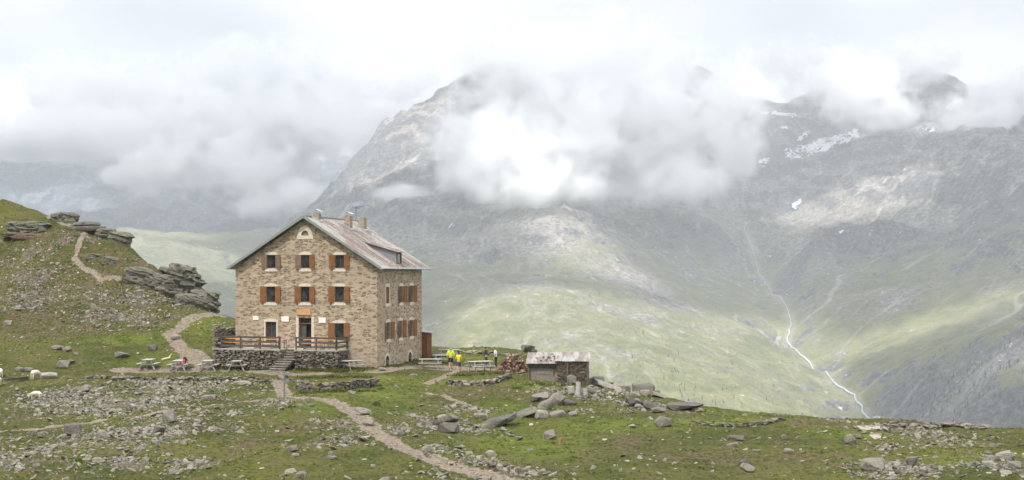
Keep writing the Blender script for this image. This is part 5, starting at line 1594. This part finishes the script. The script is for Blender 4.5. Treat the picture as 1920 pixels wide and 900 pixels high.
# ------------------------------------------------------------------ rocks
rr = np.random.default_rng(33)
def rock_mesh(seed, flat=0.45, npts=20, sharp=0.6):
    rg = np.random.default_rng(seed)
    bm = bmesh.new()
    rock_hull(bm, (0, 0, 0), (1, 0.85, flat), Matrix.Identity(3), rg, npts, sharp)
    es = [e for e in bm.edges]
    bmesh.ops.bevel(bm, geom=es, offset=0.012, segments=1, affect='EDGES')
    bmesh.ops.triangulate(bm, faces=bm.faces[:])
    me = bpy.data.meshes.new('rock'); bm.to_mesh(me); bm.free()
    return me
RM = [rock_mesh(100 + k, (0.5, 0.38, 0.6, 0.3, 0.45, 0.7, 0.34, 0.55)[k], 16 + k * 2, 0.5 + 0.05 * (k % 4)) for k in range(8)]
for m in RM: m.materials.append(ROCK)
RMD = [m.copy() for m in RM[:4]]
for m in RMD: m.materials.clear(); m.materials.append(ROCKD)

def rock_at(p, s, mesh, rot, label, cat='rock', group=None, name='rock'):
    o = link(name, mesh); o.location = p; o.rotation_euler = rot; o.scale = s
    return tag(o, label, cat, group)

HERO = [ # px, py of the foot, width px, height px, roll, dark, label
 (134,819,31,24,0,1,'large grey boulder just below the path at the left'),
 (316,794,24,24,12,0,'brownish block rock topping the scree below the path'),
 (298,814,19,17,-8,0,'pale square rock under the brownish block'),
 (64,818,13,11,0,0,'grey rock on the grass left of the large boulder'),
 (74,821,11,9,0,0,'small yellowish lichen rock beside the large boulder'),
 (119,823,9,8,0,0,'yellow green stone touching the left foot of the large boulder'),
 (389,750,25,9,0,0,'pale flat boulder above the path left of the signpost'),
 (455,722,31,7,0,0,'round pale slab lying flat in the grass under the terrace'),
 (160,736,16,12,10,0,'pale upright stone in the upper scree near the lamb'),
 (118,690,22,14,-6,0,'pale split boulder above the sheep'),
 (133,683,12,9,0,0,'small grey stone touching the pale split boulder'),
 (36,697,17,8,0,0,'flat grey rock left of the standing sheep'),
 (52,698,15,8,0,0,'rounded grey rock touching the sheep\'s left side'),
 (86,710,32,10,0,0,'pale low slab right of the standing sheep'),
 (262,551,15,8,0,0,'bluish white stone on the hill below the big outcrop'),
 (176,584,10,14,20,0,'upright grey stone alone on the middle of the hillside'),
 (33,583,13,10,0,0,'grey stone on the left hillside near the picture edge'),
 (14,610,16,9,0,0,'pale stone in the hillside grass at the left edge'),
 (228,672,26,12,-8,0,'broad grey rock on the slope above the first picnic table'),
 (107,656,24,8,0,0,'flat grey rock slab in the lower hillside'),
 (124,660,15,10,25,0,'tilted bluish rock beside the flat slab on the lower hillside'),
 (285,658,16,11,0,1,'dark rock by the path bend left of the house'),
 (330,636,18,8,0,0,'flat pale stone in the forking hill path'),
 (683,777,30,14,-14,0,'tilted pale slab in the grass right of the main path'),
 (690,796,24,7,-6,0,'flat pale slab at the edge of the main path'),
 (659,740,17,9,-10,0,'grey slab fallen in front of the retaining wall'),
 (541,765,14,8,25,0,'leaning pale stone just right of the signpost foot'),
 (582,763,14,5,0,0,'small pale flat stone on the crest of the green mound'),
 (547,848,20,11,8,0,'pale lichen boulder on the lower green mound'),
 (553,858,13,7,0,0,'white stone just below the lichen boulder'),
 (564,897,20,12,0,0,'grey boulder at the bottom edge below the mound'),
 (621,856,11,9,0,0,'white rounded stone right of the lichen boulder'),
 (801,851,19,13,30,0,'tilted pale stone beside the worn path'),
 (841,812,38,18,0,1,'dark brown boulder in the grassy hollow'),
 (847,794,22,18,-25,0,'pale leaning slab behind the dark brown boulder'),
 (820,801,18,13,0,1,'round dark stone left of the dark brown boulder'),
 (800,800,20,13,-20,0,'pale tilted stone left end of the hollow rocks'),
 (828,790,16,12,15,0,'small pale block behind the hollow rocks'),
 (902,785,24,9,-8,0,'flat pale rock at the back of the hollow'),
 (933,800,74,22,20,1,'long dark edged slab rising to the right out of the hollow'),
 (985,783,48,17,18,1,'second long slab carrying on from the slab in the hollow'),
 (1014,748,36,12,10,0,'flat pale slab below the plank front of the hut'),
 (1006,754,22,11,0,1,'dark rock under the flat pale slab by the hut'),
 (1024,768,34,22,35,0,'broad pale slab leaning against the rock pile'),
 (1044,760,26,22,40,0,'steep pale slab standing in the rock pile'),
 (1016,786,22,16,-10,0,'white broken rock at the end of the long slabs'),
 (1046,782,26,15,10,0,'pale block at the lower right of the rock pile'),
 (1068,760,26,9,-5,1,'flat dark stone right of the rock pile'),
 (1074,780,16,10,15,0,'small grey block at the right of the rock pile'),
 (1031,824,24,16,18,0,'pale split stone on the open turf'),
 (974,826,14,8,0,0,'small blue grey stone on the open turf'),
 (1246,801,31,19,6,0,'large pale rounded boulder alone on the right turf'),
 (1207,733,42,18,-4,1,'big dark boulder balanced on top of the rock ridge'),
 (1232,734,18,11,0,1,'small dark stone beside the balanced boulder'),
 (1170,729,26,10,-6,0,'flat pale stone on the ridge left of the balanced boulder'),
 (1212,742,20,10,0,0,'pale block under the balanced boulder'),
 (1236,746,26,12,-20,0,'slanting grey slab right under the balanced boulder'),
 (1192,744,20,9,0,0,'low grey stone under the left of the balanced boulder'),
 (1195,762,44,18,-16,1,'dark slab sliding down the rock ridge'),
 (1222,768,30,16,-25,1,'dark split slab at the right foot of the rock ridge'),
 (1236,774,26,9,0,0,'white flat stone at the right foot of the rock ridge'),
 (1200,766,18,9,-20,0,'pale chip at the left foot of the rock ridge'),
 (1288,770,64,14,0,1,'broad grey slab lying on the crest right of the rock ridge'),
 (1310,772,20,6,0,0,'pale flat stone at the right end of the broad slab'),
 (1142,728,56,9,-20,0,'long pale beam shaped slab running down right of the hut'),
 (1122,716,30,14,0,1,'dark rock against the right wall of the hut'),
 (1140,722,20,9,0,0,'white stone behind the beam shaped slab'),
 (1112,738,24,12,-30,0,'upright pale slab right of the chopping blocks'),
 (1072,722,16,18,0,0,'pale rough rock behind the chopping blocks'),
 (1383,826,32,8,0,1,'flat dark topped slab in the right turf'),
 (1374,838,20,10,10,0,'pale stone below the flat dark topped slab'),
 (1405,886,28,18,-25,0,'pale tilted rock at the lower right turf'),
 (1396,872,14,10,20,1,'small dark stone leaning on the pale tilted rock'),
 (1642,882,44,20,0,0,'largest pale boulder in the lower right rocks'),
 (1713,876,22,22,12,0,'upright pale rock between the lower right screes'),
 (1596,834,20,17,-25,0,'pale tilted stone below the bare rock wedge'),
 (1606,823,18,9,0,0,'small dark stone above the pale tilted stone'),
 (1480,850,17,11,-10,0,'white stone in the middle of the right turf'),
 (1470,824,9,9,0,0,'small upright stone in the right turf'),
 (1888,862,34,18,10,0,'pale blocky rock at the top of the far right scree'),
 (1856,868,20,14,-10,0,'pale square rock left in the far right scree'),
 (1905,878,26,12,0,0,'flat yellowish rock at the right edge scree'),
 (990,660,24,14,0,0,'grey rock on the crest behind the woodpile'),
 (1002,664,10,10,0,1,'small dark stone on the crest left of the hut roof'),
 (818,688-18,18,6,0,0,'pale stone in the grass behind the picnic tables'),
 (716,694,12,5,-8,0,'flat white stone by the foot of the house wall'),
 (775,706,14,5,0,0,'pale flat stone in the grass mound below the cellar openings'),
]
for k, (px, py, w, h, roll, dark, lb) in enumerate(HERO):
    p = hit(px, py)
    sx_ = w / F * p.y * 1.28; szh = h / F * p.y * 1.12
    m = RMD[k % 4] if dark else RM[k % 8]
    fl = (0.5, 0.38, 0.6, 0.3, 0.45, 0.7, 0.34, 0.55)[k % 4 if dark else k % 8]
    if roll and abs(roll) >= 10 and w > 1.5 * h:
        szh *= 0.72
    sy_2 = min(sx_ * rr.uniform(0.6, 0.95), 2.2 * max(szh, sx_ * 0.4))
    rock_at((p.x, p.y + sy_2 * 0.25, p.z + szh * 0.40), (sx_, sy_2, szh * 1.18 / fl), m, (rr.uniform(-.12, .12), -math.radians(roll), rr.uniform(-.3, .3)), lb, 'boulder' if w >= 24 and h >= 14 else 'rock')

# bare rock wedge cropping out of the right crest
wp = [hit(1605, 800), hit(1650, 801), hit(1652, 822), hit(1640, 826)]
b = MBd(); vs = []
for q in wp:
    for dz in (0.05, -0.6): vs.append(b.bm.verts.new(q + Vector((0, 0, dz))))
bmesh.ops.convex_hull(b.bm, input=vs)
tag(b.build('bare_rock', plain('pale_bare_rock', (0.29, 0.25, 0.20), 0.95, 0.2, 2)), 'smooth pale rock wedge showing through the turf on the right crest', 'rock')

# outcrops on the left hill: beds of schist dipping to the right
def outcrop(label, px0, px1, py0, py1, beds, dip, d=None, mat=ROCKD, seed=1, deep=1.5):
    """one crag: a squashed ball cut into dipping beds and blocks"""
    c = hit((px0 + px1) / 2, py1) if d is None else Vector(P((px0 + px1) / 2, py1, d))
    s = c.y / F; W_ = (px1 - px0) * s; H_ = (py1 - py0) * s * 1.12
    bm = bmesh.new(); bmesh.ops.create_icosphere(bm, subdivisions=5, radius=1.0)
    bm.verts.ensure_lookup_table()
    v = np.array([q.co[:] for q in bm.verts]); v = np.sign(v) * np.abs(v) ** 0.62
    v = v * (W_ / 2, deep / 2, H_ * 0.62)
    dp = math.radians(dip)
    sl = v[:, 2] * math.cos(dp) + v[:, 0] * math.sin(dp) + 0.04 * fbm(v[:, 0] * 1.3, v[:, 1] * 1.3, 2, seed)
    t = H_ / (beds * 1.5)
    warp = fbm(v[:, 0] * 0.5, sl * 0.8, 2, seed + 3) * t * 0.7
    lay = np.floor((sl + warp) / t); fr = (sl + warp) / t - lay
    blk = np.floor((v[:, 0] * math.cos(dp) + lay * 0.37) / (t * 3.3) + 0.4 * fbm(v[:, 1], lay * 3.7, 2, seed))
    r1 = (_hash(lay, blk, seed) % 1000) / 1000.0; r2 = (_hash(lay, lay * 0, seed + 9) % 1000) / 1000.0
    push = 0.62 + 0.26 * r2 + 0.24 * r1 - 0.16 * (fr < 0.16)
    v[:, 0] *= push * (1 + 0.10 * (r2 - 0.5)); v[:, 1] *= push
    v[:, 2] += H_ * 0.36 + 0.10 * H_ * (r1 - 0.5) * (v[:, 2] > 0) - math.tan(dp) * v[:, 0] * 0.45
    v += 0.025 * np.stack([fbm(v[:, 1] * 4, v[:, 2] * 4, 2, 1), fbm(v[:, 0] * 4, v[:, 2] * 4, 2, 2), fbm(v[:, 0] * 4, v[:, 1] * 4, 2, 3)], 1)
    for q, w in zip(bm.verts, v): q.co = w
    me = bpy.data.meshes.new('rock_outcrop'); bm.to_mesh(me); bm.free()
    o = link('rock_outcrop', me, mat); o.location = (c.x, c.y + deep * 0.40, c.z - 0.15)
    return tag(o, label, 'rock outcrop')
OUT = rock_mat('lichened_schist', (0.10, 0.096, 0.078), (0.27, 0.25, 0.21), 0.75)
outcrop('dark layered rock band at the left edge of the hill', 0, 88, 414, 440, 4, 2, None, OUT, 3, 2.0)
outcrop('dark slab outcrop at the top of the hill skyline', 78, 150, 396, 416, 2, 4, 146.5, OUT, 4, 2.4)
outcrop('flat rock slab jutting out to the right on the hill skyline', 117, 194, 413, 429, 1, -2, 145.0, OUT, 5, 2.2)
outcrop('small rock hump on the skyline between the flat slab and the square crag', 172, 220, 426, 442, 2, 4, 143.5, OUT, 6, 2.2)
outcrop('square overhanging crag at the right end of the hill skyline', 190, 246, 436, 472, 3, 3, 141.5, OUT, 7, 2.4)
outcrop('big layered outcrop at the right shoulder of the hill', 284, 384, 497, 550, 6, 14, None, OUT, 8, 3.0)
outcrop('lower rock ledge running down under the big layered outcrop', 320, 404, 545, 568, 3, 16, None, OUT, 9, 2.0)
outcrop('low rock ledges left of the big layered outcrop', 222, 292, 502, 532, 4, 12, None, OUT, 10, 2.0)
outcrop('weathered crag filling the gap between the big layered outcrop and the low ledges', 262, 332, 515, 548, 4, 13, None, OUT, 21, 2.2)
outcrop('rounded end of the rock shoulder above the path beside the house', 352, 414, 532, 566, 4, 18, None, OUT, 22, 2.0)
outcrop('thin dark ledge beside the hill path', 158, 188, 474, 486, 2, 8, None, OUT, 11, 1.2)
outcrop('short rock ledge on the grass between hill path and outcrop', 186, 226, 480, 496, 2, 10, None, OUT, 12, 1.4)
outcrop('brown rock rib under the dark band at the left', 20, 100, 436, 446, 1, 2, None, rock_mat('rusty_rock', (0.16, 0.10, 0.075), (0.26, 0.17, 0.13)), 13, 1.4)

# scattered single rocks, then the scree that nobody could count
def inframe(x, y, z):
    px = 960 + F * x / y; py = HY - F * z / y
    return px, py
def blocked(x, y):
    v = np.stack([x - HC.x, y - HC.y], -1)
    lx = v[:, 0] * math.cos(HA) - v[:, 1] * math.sin(HA); ly = v[:, 0] * math.sin(HA) + v[:, 1] * math.cos(HA)
    m = (lx > -14.6) & (lx < 2.0) & (ly > -3.9) & (ly < 13)
    m |= (x > hx0 - 0.3) & (x < hx1 + 0.3) & (y > HD - 0.6) & (y < HD + 4)
    return m
def scatter(N, rng, floor_, k_scree, d0=53, d1=150):
    y = rng.uniform(d0, d1, N * 6); u = rng.uniform(-0.40, 0.40, N * 6); keep = rng.random(N * 6) < (y / d1)
    x = u * y
    pr = floor_ + k_scree * emask(x, y, SCREE) - 0.6 * floor_ * emask(x, y, LUSH)
    pr *= 0.35 + 1.3 * sstep(-0.15, 0.35, fbm(x / 5, y / 5, 3, 71))
    keep &= rng.random(N * 6) < pr
    pd = np.full(len(x), 9.0)
    for w, pl in PATHW: pd = np.minimum(pd, seg_dist(x, y, pl) - w)
    keep &= (pd > 0.22) | (rng.random(len(x)) < 0.01)
    keep &= ~blocked(x, y)
    x, y = x[keep], y[keep]
    z = ground(x, y)
    return x, y, z
def zone(px, py):
    if px < 430 and py < 690: return 'small grey rock strewn over the hillside left of the house', 'loose rocks on the left hillside'
    if px < 530 and py < 810 - 0.13 * px: return 'small pale rock in the scree between the stone wall and the narrow path', 'loose rocks above the narrow path'
    if px < 700: return 'small pale rock on the slope below the narrow path', 'loose rocks below the narrow path'
    if px < 1290: return 'small pale rock on the turf or worn path between house and hut foreground', 'loose rocks in the middle foreground'
    return 'small pale rock on the turf or scree of the right foreground', 'loose rocks in the right foreground'
x, y, z = scatter(5000, np.random.default_rng(77), 0.02, 0.50)
px, py = inframe(x, y, z)
ok = (px > 5) & (px < 1915) & (py < 895)
x, y, z, px, py = x[ok], y[ok], z[ok], px[ok], py[ok]
order = np.random.default_rng(5).permutation(len(x))
cnt = 0
for i in order:
    if cnt >= 205: break
    s = float(np.clip(0.24 * math.exp(0.42 * rr.normal()), 0.15, 0.7))
    lb, gp = zone(px[i], py[i])
    rock_at((x[i], y[i], z[i] + s * 0.08), (s, s * rr.uniform(0.7, 1.1), s * rr.uniform(0.75, 1.3)), RM[int(rr.integers(0, 8))], (rr.uniform(-.3, .3), rr.uniform(-.3, .3), rr.uniform(0, 6.28)), lb, 'rock', gp)
    cnt += 1
print('single rocks', cnt, 'of', len(x))

def merged(name, x, y, z, s, rng, mat, label, cat, sink=0.1):
    T = []
    for k in range(6):
        bm = bmesh.new(); rock_hull(bm, (0, 0, 0), (1, 0.8, 0.5), Matrix.Identity(3), np.random.default_rng(400 + k), 9, 0.6)
        bmesh.ops.triangulate(bm, faces=bm.faces[:]); bm.verts.ensure_lookup_table(); bm.verts.index_update()
        T.append((np.array([v.co[:] for v in bm.verts]), np.array([[v.index for v in f.verts] for f in bm.faces]))); bm.free()
    Vs = []; Fs = []; off = 0
    kind = rng.integers(0, 6, len(x)); ang = rng.uniform(0, 6.28, len(x)); tl = rng.uniform(-.35, .35, (len(x), 2)); ar_ = rng.uniform(0.6, 1.4, len(x))
    for i in range(len(x)):
        v, f = T[kind[i]]
        c, s_ = math.cos(ang[i]), math.sin(ang[i])
        w = v * (s[i], s[i] * ar_[i], s[i])
        X = w[:, 0] * c - w[:, 1] * s_; Y = w[:, 0] * s_ + w[:, 1] * c
        Z = w[:, 2] + X * tl[i, 0] + Y * tl[i, 1]
        Vs.append(np.stack([X + x[i], Y + y[i], Z + z[i] + s[i] * sink], 1)); Fs.append(f + off); off += len(v)
    o = link(name, mesh_np(name, np.vstack(Vs), np.vstack(Fs)), mat)
    return tag(o, label, cat, kind='stuff')
sr = np.random.default_rng(91)
x, y, z = scatter(170000, sr, 0.011, 0.46)
s = np.clip(0.125 * np.exp(0.62 * sr.normal(size=len(x))), 0.05, 0.55)
print('scree', len(x))
merged('scree', x, y, z, s, sr, ROCK, 'pale broken stones of the scree patches strewn through the turf', 'scree')
# grit on the paths
x = []; y = []
for w, pl in PATHW:
    L = np.hypot(*np.diff(pl, axis=0).T)
    for a, c, l in zip(pl[:-1], pl[1:], L):
        nn = int(l * w * 9)
        t = sr.random(nn); n_ = sr.normal(size=nn) * w * 0.75
        dx, dy = (c - a) / (l + 1e-6)
        x += list(a[0] + (c[0] - a[0]) * t - dy * n_); y += list(a[1] + (c[1] - a[1]) * t + dx * n_)
x = np.array(x); y = np.array(y); ok = ~blocked(x, y); x, y = x[ok], y[ok]
z = ground(x, y) - 0.05
s = np.clip(0.075 * np.exp(0.5 * sr.normal(size=len(x))), 0.03, 0.3)
merged('path_rubble', x, y, z, s, sr, ROCK, 'small broken stones lying along the worn paths', 'rubble')

# turf tussocks: short blades in clumps
tr_ = np.random.default_rng(17)
N = 26000
y = tr_.uniform(53, 150, N); x = tr_.uniform(-0.4, 0.4, N) * y
lm = emask(x, y, LUSH); pd = np.full(N, 9.0)
for w, pl in PATHW: pd = np.minimum(pd, seg_dist(x, y, pl) - w)
ok = (tr_.random(N) < 0.35 + 0.5 * lm - 0.4 * emask(x, y, SCREE)) & (pd > 0) & ~blocked(x, y) & (fbm(x / 3, y / 3, 3, 12) > -0.1)
# extra clumps against the walls
cl = []
for (pp, qq, nn) in (((405, 690), (520, 690), 260), ((560, 694), (650, 697), 320), ((670, 697), (790, 672), 200), ((560, 708), (700, 708), 200), ((845, 705), (950, 700), 120), ((990, 722), (1100, 726), 120), ((556, 738), (700, 734), 160)):
    a, c = hit(*pp), hit(*qq)
    t = tr_.random(nn); cl.append(np.stack([a.x + (c.x - a.x) * t + tr_.normal(size=nn) * 0.25, a.y + (c.y - a.y) * t + tr_.normal(size=nn) * 0.3], 1))
cl = np.vstack(cl)
x = np.concatenate([x[ok], cl[:, 0]]); y = np.concatenate([y[ok], cl[:, 1]]); big = np.concatenate([np.zeros(ok.sum()), np.ones(len(cl))])
z = ground(x, y)
V = []; Q = []
for i in range(len(x)):
    hgt_ = tr_.uniform(0.05, 0.13) * (1 + 1.2 * big[i]); sp_ = tr_.uniform(0.05, 0.14)
    for q in range(7):
        a = tr_.uniform(0, 6.28); r0 = sp_ * tr_.random(); bx, by = x[i] + r0 * math.cos(a), y[i] + r0 * math.sin(a)
        w = tr_.uniform(0.012, 0.028); l = tr_.uniform(0.2, 1.0) * hgt_
        k = len(V)
        V += [(bx - w * math.sin(a), by + w * math.cos(a), z[i] - 0.03), (bx + w * math.sin(a), by - w * math.cos(a), z[i] - 0.03), (bx + l * math.cos(a), by + l * math.sin(a), z[i] + hgt_ * tr_.uniform(0.7, 1.1))]
        Q.append((k, k + 1, k + 2))
n = NT('grass_blades')
geo = n.n('ShaderNodeNewGeometry'); f = n.noise(n.coord('Object'), 0.6, 3)
gc = n.mix(n.rng(geo.outputs['Random Per Island'], 0, 1, 0, 1, False), (0.060, 0.072, 0.014), (0.125, 0.128, 0.033))
o = link('grass', mesh_np('grass', V, Q), n.finish(n.mix(n.rng(f, 0.4, 0.65, 0, 0.5), gc, (0.075, 0.105, 0.015)), 0.9, spec=0.1)); tag(o, 'short tufts of alpine grass', 'grass', kind='stuff')

# small leafy bushes
def shrub(label, px, py, w, h, seed, c0=(0.045, 0.07, 0.016), c1=(0.11, 0.14, 0.03), flowers=0):
    p = hit(px, py); rg = np.random.default_rng(seed); s = p.y / F
    r = thing('shrub', label, 'shrub', p)
    V = []; Q = []
    W_, H_ = w * s, h * s
    for i in range(420):
        a = rg.uniform(0, 6.28); rad = W_ / 2 * math.sqrt(rg.random()); zz = H_ * rg.random() * (1 - (rad / (W_ / 2)) ** 2 * 0.6)
        c = Vector((rad * math.cos(a), rad * math.sin(a), zz)); d = Vector(rg.normal(size=3)).normalized(); e = d.orthogonal().normalized()
        l = rg.uniform(0.04, 0.09); k = len(V)
        V += [tuple(c - e * l * 0.4), tuple(c + d * l), tuple(c + e * l * 0.4)]; Q.append((k, k + 1, k + 2))
    n = NT('shrub_leaves'); geo = n.n('ShaderNodeNewGeometry')
    link('foliage', mesh_np('foliage', V, Q), n.finish(n.mix(geo.outputs['Random Per Island'], c0, c1), 0.9, spec=0.1), r)
    b = MBd()
    for q in range(3): b.cyl((0, 0, -0.05), (W_ * 0.2 * math.cos(q * 2.1), W_ * 0.2 * math.sin(q * 2.1), H_ * 0.6), 0.012, 0.006, 5)
    b.build('stem', DARKWOOD, r)
shrub('yellow flowered green bush at the foot of the right terrace wall', 566, 690, 22, 13, 1, (0.06, 0.10, 0.015), (0.25, 0.28, 0.03))
shrub('low green bush under the left terrace wall', 497, 692, 24, 10, 2, (0.06, 0.10, 0.015), (0.15, 0.19, 0.03))
shrub('small dark green bush alone in the lush grass right of the path', 706, 760, 15, 8, 3)
shrub('dark bush in the grass below the curved stone wall', 968, 728, 22, 8, 4, (0.05, 0.09, 0.015), (0.13, 0.17, 0.03))
shrub('tiny dark juniper on the crest left of the hut roof', 986, 661, 7, 11, 5, (0.02, 0.035, 0.014), (0.05, 0.07, 0.02))
shrub('green tuft in the grass step below the retaining wall', 714, 731, 14, 8, 6, (0.04, 0.08, 0.012), (0.11, 0.16, 0.025))
shrub('small green bush among the scree at the bottom left', 147, 868, 14, 10, 7, (0.04, 0.08, 0.012), (0.11, 0.16, 0.025))

# far conifers on the valley side: a wood that reads as one mass
cr_ = np.random.default_rng(55)
V = []; Q = []
SP = [(1830,745,70,45,420,2000),(1900,700,50,50,180,1900),(1760,770,60,25,110,2080),(1270,712,20,25,60,2240),(1330,760,90,20,36,2150),(1190,710,60,40,30,2270),(1450,740,120,40,20,2200),(1640,770,60,30,16,2200)]
for px, py, rx, ry, nn, d in SP:
    for q in range(nn):
        X, Y = (px + cr_.normal() * rx * 0.55 - 960) / F * d, d + cr_.normal() * ry * 4.0
        if fbm(np.array([X / 40]), np.array([Y / 40]), 2, 3)[0] < 0.02 and nn > 100: continue
        Z0 = float(main_h(np.array([X]), np.array([Y]))[0])
        h_ = cr_.uniform(3, 8.5)
        for t in range(3):
            zb = Z0 - 1 + h_ * t * 0.27; rad = h_ * (0.20 - 0.05 * t); zt_ = zb + h_ * 0.48
            k = len(V); m = 6
            for j in range(m):
                a = 6.283 * j / m + q; rj = rad * cr_.uniform(0.7, 1.25)
                V.append((X + rj * math.cos(a), Y + rj * math.sin(a), zb + cr_.uniform(-.4, .4)))
            V.append((X, Y, zt_))
            for j in range(m): Q.append((k + j, k + (j + 1) % m, k + m))
n = NT('far_conifers'); geo = n.n('ShaderNodeNewGeometry')
o = link('conifer_wood', mesh_np('conifer_wood', V, Q), n.finish(n.mix(geo.outputs['Random Per Island'], (0.018, 0.032, 0.016), (0.05, 0.07, 0.03)), 0.95, spec=0.05))
tag(o, 'scattered dark conifers on the far valley side', 'woods', kind='stuff')
